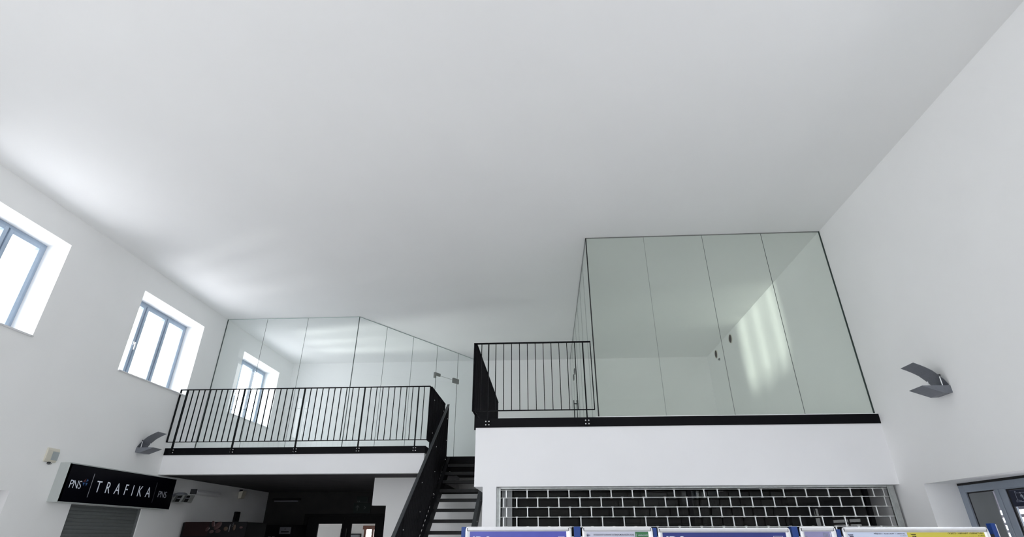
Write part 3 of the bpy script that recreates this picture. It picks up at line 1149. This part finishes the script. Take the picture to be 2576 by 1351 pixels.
plate(mb, [(2.42, 5.035), (2.475, 5.035), (2.475, 5.10), (2.63, 5.10), (2.63, 5.17), (2.42, 5.17)])
mb.build('corner_clamp', 'clamp', dl)
mb = MB()
plate(mb, [(3.10, 5.055), (3.32, 5.055), (3.32, 5.175), (3.10, 5.175)])
mb.build('pivot_clamp', 'clamp', dl)
mb = MB()
mb.bar((A[0], A[1], ZF + 0.003), (A[0], A[1], ZT), (1, 0, 0), (0, 1, 0), 0.006, 0.008)
mb.build('corner_joint', 'seam', gl)
mb = MB()
mb.box(XL, XL + 0.008, A[1] - 0.012, A[1] + 0.012, ZF + 0.003, ZT)
mb.build('wall_channel', 'seam', gl)
mb = MB()
mb.box(XL + 0.008, A[0], A[1] - 0.009, A[1] + 0.009, ZT - 0.006, ZT + 0.002)
a0, b0 = on(0), on(AL)
mb.bar((a0[0], a0[1], ZT - 0.002), (b0[0], b0[1], ZT - 0.002), (n2[0], n2[1], 0), (0, 0, 1), 0.009, 0.004)
mb.build('ceiling_channel', 'palesteel', gl)

gr = thing('glass_partition', 'frameless glass partition enclosing the right mezzanine room', 'partition', (2.5, 7.56, ZF))
YG, XG = 7.555, 0.745
xs5 = [XG, 1.66, 2.575, 3.493, XR - 0.012]
for a, b in zip(xs5[:-1], xs5[1:]):
    panel('glass_sheet', gr, (a, YG), (b, YG), ZF + 0.017, ZT)
for a, b in ((YG, 8.48), (8.48, 9.41), (9.41, 10.34), (10.34, 11.27), (11.27, 12.2), (13.0, 14.195)):
    panel('glass_sheet', gr, (XG, a), (XG, b), ZF + 0.003, ZT)
panel('glass_transom', gr, (XG, 12.2), (XG, 13.0), 5.03, ZT)
dl = panel('glass_door', gr, (XG, 12.205), (XG, 12.995), ZF + 0.01, 5.022)
for y in (12.42, 12.95):
    mb = MB()
    for s in (-1, 1):
        mb.box(XG + s * 0.0065, XG + s * 0.02, y - 0.08, y + 0.08, 4.97, 5.08)
    mb.build('corner_clamp', 'clamp', dl)
mb = MB()
for s in (-1, 1):
    mb.tube((XG + 0.02 + s * 0.058, 12.78, 3.10), (XG + 0.02 + s * 0.058, 12.78, 4.44), 0.011, 12)
for z in (3.3, 4.36):
    mb.tube((XG + 0.02 - 0.058, 12.78, z), (XG + 0.02 + 0.058, 12.78, z), 0.013, 10)
mb.build('pull_handle', 'stair_grey', dl)
mb = MB()
mb.bar((XG, YG, ZF + 0.017), (XG, YG, ZT), (1, 0, 0), (0, 1, 0), 0.008, 0.008)
mb.build('corner_joint', 'rubber', gr)
mb = MB()
mb.box(XR - 0.011, XR - 0.001, YG - 0.012, YG + 0.012, ZF + 0.017, ZT)
mb.build('wall_channel', 'seam', gr)
mb = MB()
mb.box(XG, XR - 0.012, YG - 0.009, YG + 0.009, ZT - 0.006, ZT + 0.002)
mb.box(XG - 0.009, XG + 0.009, YG, YB - 0.005, ZT - 0.006, ZT + 0.002)
mb.build('ceiling_channel', 'clamp', gr)

# ------------------------------------------------------------------ shop front with roller grille
gg = thing('roller_grille', 'closed silver roller grille with brick pattern under the right mezzanine', 'grille', (1.85, 7.6, 0))
YGR = 7.605
mb = MB()
mb.box(-0.642, -0.622, 7.575, 7.64, 0, 2.172)
mb.box(-0.622, -0.595, 7.60, 7.64, 0, 2.172)
mb.box(-0.600, -0.592, 7.575, 7.60, 0, 2.172)
mb.build('guide_rail', 'steel', gg)
mb = MB()
mb.box(4.30, 4.362, 7.575, 7.64, 0, 2.172)
mb.box(4.285, 4.30, 7.585, 7.59, 0, 2.172)
mb.build('guide_rail', 'steel', gg)
mb = MB()
mb.box(-0.60, 4.30, 7.59, 7.63, 2.152, 2.174)
mb.build('head_rail', 'steel', gg)
zr = [2.140, 2.047, 1.935, 1.823, 1.712]
while zr[-1] > 0.15:
    zr.append(zr[-1] - 0.112)


def rod(z):
    q = MB()
    q.tube((-0.598, YGR, z), (4.292, YGR, z), 0.0048, 8)
    return q


def link(x, za, zb):
    q = MB()
    q.bar((x, YGR, zb - 0.004), (x, YGR, za + 0.004), (1, 0, 0), (0, 1, 0), 0.0065, 0.007)
    for z in (za, zb):
        q.tube((x - 0.015, YGR, z), (x + 0.015, YGR, z), 0.0085, 8)
    return q


rows = []
first = [-0.519, -0.248, 0.023, 0.294, 0.565, 0.836, 1.107, 1.278, 1.64, 2.015, 2.185, 2.46, 2.735, 3.01, 3.285, 3.56, 3.835, 4.11, 4.235]
for k in range(len(zr) - 1):
    if k == 0:
        xs = first
    elif k % 2 == 1:
        xs = [-0.552, -0.383] + [-0.112 + 0.271 * j for j in range(17)]
    else:
        xs = [-0.515] + [-0.244 + 0.271 * j for j in range(17)]
    rows.append([x for x in xs if x < 4.27])
for z in zr:
    rod(z).build('rod', 'link', gg)
for k in range(4):
    for x in rows[k]:
        link(x, zr[k], zr[k + 1]).build('link', 'link', gg)
mb = MB()
for k in range(4, len(rows)):
    for x in rows[k]:
        q = link(x, zr[k], zr[k + 1])
        mb.add(q.v, q.f, 0)
mb.build('lower_links', 'link', gg)['kind'] = 'stuff'
mb = MB()
mb.box(-0.60, 4.30, YGR - 0.02, YGR + 0.02, 0.005, zr[-1])
mb.build('bottom_rail', 'steel', gg)

sf = thing('glazed_storefront', 'dark glazed shop front behind the roller grille', 'shop front', (1.85, 7.85, 0))
mb = MB()
mb.box(-0.62, 4.13, 7.84, 7.85, 0.1, 2.175)
mb.build('glass_sheet', 'glassd', sf)
mb = MB()
for x in (-0.64, 1.85, 4.10):
    mb.box(x, x + 0.05, 7.80, 7.86, 0, 2.175)
mb.box(-0.59, 4.10, 7.805, 7.855, 0, 0.1)
mb.box(-0.59, 1.85, 7.805, 7.855, 2.165, 2.20)
mb.build('frame', 'matteblack', sf)
mb = MB()
mb.box(-0.587, -0.522, 7.70, 7.77, 0, 2.17)
mb.box(-0.516, -0.450, 7.715, 7.77, 0, 2.17)
tag(mb.build('grey_post', 'postgrey'), 'grey double post right behind the left end of the roller grille', 'post')
mb = MB()
mb.box(-0.70, XR, 11.0, 11.1, 0, 2.55)
structure(mb.build('wall_shop_back', 'shadewall'))
sh = thing('shop_shelf', 'dark shelving unit inside the closed shop', 'shelf', (2.0, 10.5, 0))
mb = MB()
for x in (0.6, 3.4):
    mb.box(x, x + 0.04, 10.3, 10.7, 0, 2.1)
mb.build('side', 'matteblack', sh)
for z in (0.3, 0.8, 1.3, 1.8):
    mb = MB()
    mb.box(0.64, 3.4, 10.3, 10.7, z, z + 0.03)
    mb.build('board', 'matteblack', sh)

# ------------------------------------------------------------------ information boards in front of the shop
YBD = 4.8


def board(label, xa, xb, zt, paper, zb=0.62, silver='alu'):
    t = thing('notice_board', label, 'notice board', ((xa + xb) / 2, YBD, zb), 'snap frame notice boards')
    w = 0.034
    y0, y1 = YBD - 0.018, YBD
    mb = MB()
    mb.prism([(0, -0.034), (-0.006, -0.034), (-0.016, -0.022), (-0.018, -0.010), (-0.014, 0.0), (0.0, 0.0)],
             (xa + 0.016, YBD, zt), (0, 1, 0), (0, 0, 1), (xb - xa - 0.032, 0, 0))
    mb.prism([(0, 0.034), (-0.006, 0.034), (-0.016, 0.022), (-0.018, 0.010), (-0.014, 0.0), (0.0, 0.0)],
             (xa + 0.016, YBD, zb), (0, 1, 0), (0, 0, 1), (xb - xa - 0.032, 0, 0))
    for x, s in ((xa, 1), (xb, -1)):
        mb.prism([(0.034 * s, 0), (0.034 * s, -0.006), (0.022 * s, -0.016), (0.010 * s, -0.018), (0.0, -0.014), (0.0, 0.0)],
                 (x, YBD, zb + 0.034), (1, 0, 0), (0, 1, 0), (0, 0, zt - zb - 0.068))
    mb.build('snap_frame', silver, t)
    for x, s in ((xa, 1), (xb, -1)):
        for z, e in ((zt, -1), (zb, 1)):
            mb = MB()
            pts = [(0.016 * s, 0.0), (0.006 * s, 0.006 * e), (0.001 * s, 0.018 * e), (0.0, 0.034 * e), (0.016 * s, 0.034 * e)]
            mb.prism(pts, (x, YBD - 0.012, z), (1, 0, 0), (0, 0, 1), (0, 0.012, 0))
            c = mb.build('corner', silver, t)
            mb = MB()
            mb.prism([(0.010 * s, 0.010 * e), (0.016 * s, 0.008 * e), (0.016 * s, 0.030 * e), (0.012 * s, 0.030 * e)], (x, YBD - 0.0125, z), (1, 0, 0), (0, 0, 1), (0, 0.001, 0))
            mb.build('corner_slot', 'rubber', c)
    mb = MB()
    mb.box(xa + 0.03, xb - 0.03, YBD - 0.005, YBD - 0.001, zb + 0.03, zt - 0.03)
    p = mb.build('poster', paper, t)
    return t, p


UX, UZ, NY = (1, 0, 0), (0, 0, 1), (0, -1, 0)
yp = YBD - 0.0052
ZT1, ZT2, ZT3, ZT4, ZT5 = 1.6725, 1.6705, 1.663, 1.669, 1.664
X1a, X1b = -0.652, 0.184


def square_icon(mb, x0, x1, z1, w=0.003):
    z0 = z1 - (x1 - x0)
    mb.box(x0, x1, yp - 0.001, yp, z1 - w, z1)
    mb.box(x0, x1, yp - 0.001, yp, z0, z0 + w)
    mb.box(x0, x0 + w, yp - 0.001, yp, z0 + w, z1 - w)
    mb.box(x1 - w, x1, yp - 0.001, yp, z0 + w, z1 - w)


t, p = board('blue notice board at the foot of the stair, first from the left', X1a, X1b, ZT1, 'posterblue')
mb = MB()
mb.text('IDS', (-0.592, yp, 1.6035 - 0.085), UX, UZ, NY, 0.14, 0.085, 0.001, 1.0, 0.03)
mb.build('lettering', 'white', p)
mb = MB()
square_icon(mb, 0.085, 0.135, 1.6035)
mb.build('icon', 'posterpale', p)

t, p = board('pale notice board with a green panel, second from the left', 0.276, 0.826, ZT2, 'posterpale')
mb = MB()
mb.text('INTEGROVANÝ DOPRAVNÍ SYSTÉM JIHOMORAVSKÉHO KRAJE', (0.365, yp, 1.6045), UX, UZ, NY, 0.315, 0.019, 0.0006, 1.0, 0.012)
mb.build('lettering', 'ink', p)
mb = MB()
mb.box(0.69, 0.797, yp - 0.0012, yp, 1.05, ZT2 - 0.036)
gp = mb.build('green_panel', 'green', p)
mb = MB()
mb.text('VAŠE PRACOVIŠTĚ', (0.711, yp - 0.0012, 1.607), UX, UZ, NY, 0.075, 0.0095, 0.0005, 1.0, 0.01)
mb.box(0.697, 0.699, yp - 0.0017, yp - 0.0012, 1.585, 1.622)
mb.build('lettering', 'posterpale', gp)
mb = MB()
mb.tube((0.318, yp, 1.6135), (0.318, yp - 0.001, 1.6135), 0.009, 16)
mb.box(0.327, 0.338, yp - 0.001, yp, 1.606, 1.616)
mb.build('emblem', ['greyink'], p)
mb = MB()
mb.box(0.311, 0.325, yp - 0.0016, yp - 0.001, 1.604, 1.610)
mb.build('emblem', 'ink', p)

t, p = board('wide navy notice board in the middle of the row', 0.868, 1.88, ZT3, 'posternavy')
mb = MB()
mb.text('IDS', (0.93, yp, 1.6035 - 0.085), UX, UZ, NY, 0.14, 0.085, 0.001, 1.0, 0.03)
mb.build('lettering', 'white', p)
mb = MB()
square_icon(mb, 1.748, 1.82, 1.6045)
mb.build('icon', 'posterpale', p)

t, p = board('narrow lilac notice board, second from the right', 1.955, 2.225, ZT4, 'posterlilac')
mb = MB()
for k in range(4):
    mb.box(2.128 + 0.010 * k, 2.133 + 0.010 * k, yp - 0.001, yp, 1.585, 1.628 - 0.002 * k)
mb.box(1.985, 2.005, yp - 0.001, yp, 1.585, 1.606)
mb.build('print', 'greyink', p)
mb = MB()
mb.box(2.178, 2.186, yp - 0.001, yp, 0.7, 1.628)
mb.build('edge_strip', 'posterpale', p)

t, p = board('white and yellow timetable board, rightmost of the row', 2.276, 3.357, ZT5, 'posterwhite')
XM = 2.755
mb = MB()
# the row of boards climbs slightly; the yellow sheet fills the right half
mb.box(XM, 3.327, yp - 0.0012, yp, 0.66, ZT5 - 0.036)
ys = mb.build('yellow_sheet', 'posteryellow', p)
mb = MB()
mb.text('PŘÍJEZD / ANKUNFT / ARRIVAL', (2.508, yp, 1.6130), UX, UZ, NY, 0.235, 0.0125, 0.0005, 1.0, 0.02)
mb.build('lettering', 'ink', p)
mb = MB()
mb.text('KUŘIM', (2.702, yp, 1.6015), UX, UZ, NY, 0.044, 0.009, 0.0005, 1.0, 0.0)
mb.build('lettering', 'greyink', p)
mb = MB()
mb.text('STANIČNÍ', (2.352, yp, 1.618 - 0.21), (0, 0, 1), (-1, 0, 0), NY, 0.21, 0.04, 0.0008, 1.0, 0.02)
mb.build('lettering', 'ink', p)
yq = yp - 0.0012
mb = MB()
mb.text('ODJEZD / ABFAHRT / DEPARTURE', (3.055, yq, 1.6135), UX, UZ, NY, 0.258, 0.0125, 0.0005, 1.0, 0.02)
mb.text('STANIČNÍ', (2.817, yq, 1.620 - 0.21), (0, 0, 1), (-1, 0, 0), NY, 0.21, 0.04, 0.0008, 1.0, 0.02)
mb.text('platí od 09.12.2018 do 14.12.2019', (3.135, yq, 1.5885), UX, UZ, NY, 0.185, 0.0085, 0.0005, 1.0, 0.015)
mb.build('lettering', 'inkbrown', ys)
mb = MB()
mb.text('KUŘIM', (3.274, yq, 1.6015), UX, UZ, NY, 0.044, 0.009, 0.0005, 1.0, 0.0)
mb.build('lettering', 'inkbrown', ys)

for xa, xb, zt, lab in ((-0.688, -0.654, 1.671, 'blue post left of the first notice board by the stair'),
                        (0.212, 0.264, 1.673, 'blue post between the violet blue and pale notice boards'),
                        (0.834, 0.862, 1.663, 'blue post between the pale and the wide navy notice boards'),
                        (1.90, 1.948, 1.671, 'blue post between the wide navy and the lilac notice boards'),
                        (2.238, 2.268, 1.650, 'blue post between the lilac and the timetable notice boards'),
                        (3.40, 3.434, 1.690, 'blue post standing free right of the timetable board')):
    t = thing('blue_post', lab, 'post', ((xa + xb) / 2, YBD + 0.03, 0), 'blue posts of the notice boards')
    mb = MB()
    mb.box(xa, xb, YBD + 0.002, YBD + 0.055, 0.01, zt)
    mb.build('shaft', 'postblue', t, bevel=0.003)
    mb = MB()
    mb.box((xa + xb) / 2 - 0.03, (xa + xb) / 2 + 0.03, YBD - 0.25, YBD + 0.28, 0, 0.012)
    mb.build('foot', 'postblue', t)
    if xa > 3:
        mb = MB()
        mb.box(xb, xb + 0.012, YBD + 0.012, YBD + 0.045, 0.05, zt - 0.006)
        mb.build('edge_profile', 'alu', t)
        mb = MB()
        mb.box(xa - 0.03, xa, YBD + 0.005, YBD + 0.04, 1.55, 1.615)
        mb.build('clip', 'rubber', t)

# ------------------------------------------------------------------ hall under the left mezzanine
fl = thing('floodlight', 'grey double floodlight on the left wall under the mezzanine', 'light', (XL, 10.46, 2.16))
YFL = 10.40


def slab(mb, pts, y0, y1):
    mb.prism(pts, (0, y0, 0), (1, 0, 0), (0, 0, 1), (0, y1 - y0, 0))


mb = MB()
# outer rim, centre bar and back of the fitting (corner points in X, Z)
slab(mb, [(-6.853, 2.170), (-6.543, 2.155), (-6.543, 2.165), (-6.853, 2.180)], YFL, YFL + 0.12)
slab(mb, [(-6.853, 2.170), (-6.842, 2.170), (-6.790, 2.292), (-6.802, 2.292)], YFL, YFL + 0.12)
slab(mb, [(-6.715, 2.168), (-6.672, 2.166), (-6.620, 2.288), (-6.664, 2.288)], YFL, YFL + 0.12)
slab(mb, [(-6.550, 2.160), (-6.543, 2.160), (-6.505, 2.284), (-6.514, 2.284)], YFL, YFL + 0.12)
slab(mb, [(-6.802, 2.286), (-6.505, 2.278), (-6.505, 2.286), (-6.802, 2.296)], YFL, YFL + 0.12)
mb.build('housing', 'steel', fl)
for pts, sh_ in (([(-6.842, 2.178), (-6.715, 2.172), (-6.664, 2.286), (-6.790, 2.288)], 0.0), ([(-6.672, 2.170), (-6.550, 2.165), (-6.514, 2.280), (-6.620, 2.284)], 0.0)):
    mb = MB()
    slab(mb, pts, YFL + 0.07, YFL + 0.12)
    rf = mb.build('reflector', 'matteblack', fl)
    cx_ = sum(p[0] for p in pts) / 4
    mb = MB()
    mb.tube((cx_ - 0.04, YFL + 0.05, 2.235), (cx_ + 0.04, YFL + 0.05, 2.232), 0.010, 10)
    mb.build('tube', 'plaque', rf)
mb = MB()
slab(mb, [(XL, 2.27), (-6.65, 2.285), (-6.64, 2.31), (-6.70, 2.333), (-6.78, 2.333), (XL, 2.30)], YFL + 0.02, YFL + 0.10)
mb.build('wall_bracket', 'lamp', fl)

em = thing('emergency_light', 'white emergency light box on the left wall under the mezzanine', 'light', (XL, 11.4, 2.36))
mb = MB()
mb.prism([(0, 2.335), (0.11, 2.345), (0.13, 2.38), (0.11, 2.42), (0, 2.432)], (XL, 11.0, 0), (1, 0, 0), (0, 0, 1), (0, 0.85, 0))
mb.build('diffuser', 'whiteplastic', em, bevel=0.006)
mb = MB()
mb.box(XL, XL + 0.115, 10.97, 11.0, 2.34, 2.428)
mb.build('end_cap', 'stair_grey', em)

sk = thing('wall_speaker', 'small white wall speaker at the dark end of the hall', 'speaker', (XL, 12.8, 2.36))
mb = MB()
mb.prism([(0.02, 2.50), (0.12, 2.52), (0.10, 2.37), (0.03, 2.36)], (XL, 12.72, 0), (1, 0, 0), (0, 0, 1), (0, 0.16, 0))
mb.build('cabinet', 'cream', sk, bevel=0.006)
mb = MB()
mb.box(XL, XL + 0.05, 12.78, 12.83, 2.49, 2.55)
mb.build('bracket', 'rubber', sk)

tl = thing('tube_light', 'unlit tube light on the dark back wall of the hall', 'light', (-6.4, YB, 2.38))
mb = MB()
mb.box(-6.75, -6.05, YB - 0.06, YB, 2.40, 2.45)
mb.build('housing', 'matteblack', tl)
mb = MB()
mb.tube((-6.70, YB - 0.04, 2.385), (-6.10, YB - 0.04, 2.385), 0.016, 12)
mb.build('tube', 'plaque', tl)

wb = thing('wall_box', 'narrow black box on the left wall behind the coffee machine', 'box', (XL, 12.85, 1.7))
mb = MB()
mb.box(XL, XL + 0.06, 12.75, 12.93, 1.65, 2.10)
mb.build('housing', 'matteblack', wb, bevel=0.012)
mb = MB()
mb.box(XL + 0.06, XL + 0.064, 12.78, 12.90, 1.75, 2.05)
mb.build('cover', 'rubber', wb)

# coffee machine with the bean picture
VY, VX0, VX1 = 10.9, -6.80, -5.60
vm = thing('vending_machine', 'dark coffee vending machine with a coffee bean picture by the left wall', 'vending machine', ((VX0 + VX1) / 2, VY + 0.4, 0))
mb = MB()
mb.box(VX0 - 0.05, VX1, VY + 0.012, VY + 0.8, 0.05, 1.85)
mb.build('body', 'matteblack', vm, bevel=0.01)
mb = MB()
mb.box(VX0, VX0 + 0.48, VY, VY + 0.012, 1.62, 1.855)
mb.build('header_panel', 'brownred', vm)['label'] = 'plain maroon end of the header'
mb = MB()
mb.box(VX0 + 0.48, VX1, VY, VY + 0.012, 1.62, 1.855)
hp = mb.build('header_panel', 'matteblack', vm)
hp['label'] = 'black end of the header with the bean picture'
mb = MB()
for (bx, bz, ru, rv, an) in ((-6.155, 1.79, 0.085, 0.05, 0.75), (-6.25, 1.82, 0.055, 0.033, -1.2), (-6.34, 1.735, 0.045, 0.03, 0.9), (-6.25, 1.69, 0.04, 0.028, 0.3), (-6.13, 1.70, 0.05, 0.03, 0.2)):
    u = Vector((math.cos(an), 0, math.sin(an)))
    v = Vector((-math.sin(an), 0, math.cos(an)))
    mb.dome((bx, VY, bz), u, v, (0, -1, 0), ru, rv, 0.006, 0)
    mb.bar(Vector((bx, VY - 0.005, bz)) - u * ru * 0.8, Vector((bx, VY - 0.005, bz)) + u * ru * 0.8, (0, 1, 0), v, 0.0018, rv * 0.10, 1)
mb.build('bean_picture', ['bean', 'beandark'], hp)
mb = MB()
mb.dome((-5.99, VY, 1.74), (1, 0, 0), (0, 0, 1), (0, -1, 0), 0.04, 0.035, 0.004, 0)
mb.dome((-5.83, VY, 1.76), (1, 0, 0), (0, 0, 1), (0, -1, 0), 0.025, 0.05, 0.004, 0)
mb.dome((-5.70, VY, 1.76), (1, 0, 0), (0, 0, 1), (0, -1, 0), 0.03, 0.02, 0.004, 1)
mb.box(-5.925, -5.915, VY - 0.002, VY, 1.69, 1.81, 2)
for k in range(4):
    mb.box(-5.872 + 0.006 * (k % 2), -5.862 + 0.006 * (k % 2), VY - 0.002, VY, 1.775 + 0.018 * k, 1.783 + 0.018 * k, 2)
mb.build('cup_picture', ['caramel', 'bean', 'plaque'], hp)
mb = MB()
mb.box(VX0 + 0.05, VX1 - 0.05, VY + 0.004, VY + 0.012, 0.25, 1.58)
mb.build('door', 'brownred', vm)
mb = MB()
for x in (VX0 + 0.08, VX1 - 0.12):
    mb.box(x, x + 0.05, VY + 0.05, VY + 0.75, 0, 0.05)
mb.build('foot', 'rubber', vm)

# second machine beside the back door
v2 = thing('vending_machine', 'black vending machine with a grey plaque in front of the dark back wall', 'vending machine', (-6.2, 13.7, 0))
mb = MB()
mb.box(-6.62, -5.80, 13.4, 14.15, 0.05, 1.855)
mb.build('body', 'matteblack', v2, bevel=0.01)
mb = MB()
mb.box(-6.09, -5.83, 13.392, 13.40, 1.665, 1.80)
pq = mb.build('plaque', 'plaque', v2)
mb = MB()
mb.text('1', (-5.97, 13.392, 1.745), UX, UZ, NY, 0.012, 0.032, 0.001)
mb.box(-6.05, -5.87, 13.391, 13.392, 1.695, 1.718)
mb.build('marking', 'matteblack', pq)
mb = MB()
mb.box(-6.33, -6.27, 13.395, 13.40, 1.58, 1.61)
mb.box(-6.24, -6.18, 13.395, 13.40, 1.58, 1.61)
mb.build('display', 'plaque', v2)
mb = MB()
for x in (-6.58, -5.89):
    mb.box(x, x + 0.05, 13.45, 14.1, 0, 0.05)
mb.build('foot', 'rubber', v2)

# escape signs above the back door
es = thing('exit_sign', 'small unlit exit sign, the upper one above the back door', 'sign', (-4.5, YB, 2.342), 'unlit signs above the back door')
mb = MB()
mb.box(-4.64, -4.36, YB - 0.03, YB, 2.345, 2.485)
pl_ = mb.build('panel', 'exitdark', es)
mb = MB()
mb.box(-4.635, -4.365, YB - 0.032, YB - 0.03, 2.350, 2.356)
mb.box(-4.62, -4.60, YB - 0.032, YB - 0.03, 2.365, 2.385)
mb.box(-4.58, -4.56, YB - 0.032, YB - 0.03, 2.365, 2.385)
mb.build('marking', 'exitline', pl_)
es = thing('exit_sign', 'wider unlit sign with an up arrow, directly on top of the back door frame', 'sign', (-4.48, YB, 2.11), 'unlit signs above the back door')
mb = MB()
mb.box(-4.695, -4.272, YB - 0.03, YB, 2.112, 2.336)
pl_ = mb.build('panel', 'exitdark', es)
mb = MB()
yy = YB - 0.031
def seg(mb, p, q, hw):
    d = Vector((q[0] - p[0], 0, q[1] - p[1])).normalized()
    mb.bar((p[0], yy, p[1]), (q[0], yy, q[1]), (0, 1, 0), d.cross(Vector((0, 1, 0))), 0.001, hw)
seg(mb, (-4.60, 2.165), (-4.60, 2.28), 0.006)
seg(mb, (-4.64, 2.235), (-4.60, 2.283), 0.006)
seg(mb, (-4.56, 2.235), (-4.60, 2.283), 0.006)
seg(mb, (-4.44, 2.27), (-4.40, 2.235), 0.005)
seg(mb, (-4.40, 2.235), (-4.44, 2.20), 0.005)
mb.build('marking', 'exitline', pl_)

# dark double door to the lit vestibule
d3 = bpy.data.objects.new('door_3', None)
C.objects.link(d3)
d3.location = (-4.9, YB, 0)
structure(d3)
mb = MB()
mb.box(-5.886, -5.80, YB - 0.02, YB + 0.10, 0, 2.10)
mb.box(-4.003, -3.917, YB - 0.02, YB + 0.10, 0, 2.10)
mb.box(-5.80, -4.003, YB - 0.02, YB + 0.10, 2.03, 2.10)
mb.build('door_frame', 'matteblack', d3)
for a, b, pa, pb in ((-5.80, -4.905, -5.535, -4.944 - 0.0), (-4.897, -4.003, -4.711, -4.135)):
    mb = MB()
    y0, y1 = YB + 0.02, YB + 0.07
    zt_ = 1.884
    mb.box(a, pa, y0, y1, 0.01, 2.03)
    mb.box(pb, b, y0, y1, 0.01, 2.03)
    mb.box(pa, pb, y0, y1, zt_, 2.03)
    mb.box(pa, pb, y0, y1, 0.01, 0.2)
    lf = mb.build('door_leaf', 'matteblack', d3)
    mb = MB()
    mb.box(pa, pb, y0 + 0.02, y0 + 0.028, 0.2, zt_)
    mb.build('pane', 'glassw', lf)
    mb = MB()
    hx = -4.925 if a < -5 else -4.80
    mb.tube((hx, y0 - 0.05, 0.9), (hx, y0 - 0.05, 1.78), 0.012, 10)
    mb.tube((hx, y0 - 0.05, 1.0), (hx, y0, 1.0), 0.009, 8)
    mb.tube((hx, y0 - 0.05, 1.7), (hx, y0, 1.7), 0.009, 8)
    mb.build('handle', 'stair_grey', lf)

# vestibule behind the door
VB = 17.6
mb = MB()
mb.box(-7.6, -7.5, YB + 0.2, VB, 0, 3.0)
structure(mb.build('wall_vestibule_left', 'wall'))
mb = MB()
mb.box(-3.3, -3.2, YB + 0.2, VB, 0, 3.0)
structure(mb.build('wall_vestibule_right', 'wall'))
mb = MB()
cells(mb, 'y', VB, VB + 0.2, -7.6, -3.2, 0, 3.0, [(-5.42, -4.9, 0.3, 1.86)])
structure(mb.build('wall_vestibule_back', 'wall'))
mb = MB()
mb.box(-7.6, -3.2, YB + 0.2, VB + 0.2, 3.0, 3.1)
structure(mb.build('ceiling_vestibule', 'ceil'))
wn = bpy.data.objects.new('window_10', None)
C.objects.link(wn)
wn.location = (-5.16, VB, 0.3)
structure(wn)
mb = MB()
for x, w_ in ((-5.42, 0.06), (-5.19, 0.06), (-4.965, 0.065)):
    mb.box(x, x + w_, VB - 0.03, VB + 0.06, 0.3, 1.83)
mb.box(-5.46, -4.86, VB - 0.04, VB + 0.06, 1.80, 1.90)
mb.box(-5.42, -4.9, VB - 0.03, VB + 0.06, 0.3, 0.38)
mb.build('window_frame', 'wood', wn)
mb = MB()
mb.box(-5.36, -4.97, VB + 0.02, VB + 0.03, 0.38, 1.80)
mb.build('pane', 'glassw', wn)
portal((-5.16, VB + 0.22, 1.1), (0, -1, 0), 0.52, 1.5)
vl = thing('fill_lamp', 'added unseen lamp lighting the room behind the dark double door', 'lamp', (-5.0, 16.2, 2.9))  # added out of view to light the room beyond the door
mb = MB()
mb.tube((-4.6, 15.9, 2.999), (-4.6, 15.9, 2.94), 0.22, 24)
mb.build('diffuser', 'fillglow', vl)
mb = MB()
mb.tube((-4.6, 15.9, 2.9995), (-4.6, 15.9, 2.985), 0.24, 24)
mb.build('mount', 'whiteplastic', vl)
pc = thing('picture_frame', 'black framed pale picture seen through the left pane of the dark door', 'picture', (-5.95, VB, 1.3))
mb = MB()
for a, b, c_, d_ in ((-6.12, -6.09, 1.1, 1.69), (-5.53, -5.50, 1.1, 1.69), (-6.09, -5.53, 1.66, 1.69), (-6.09, -5.53, 1.1, 1.13)):
    mb.box(a, b, VB - 0.03, VB, c_, d_)
mb.build('frame', 'matteblack', pc)
mb = MB()
mb.box(-6.09, -5.53, VB - 0.015, VB, 1.13, 1.66)
mb.build('print', 'picture', pc)
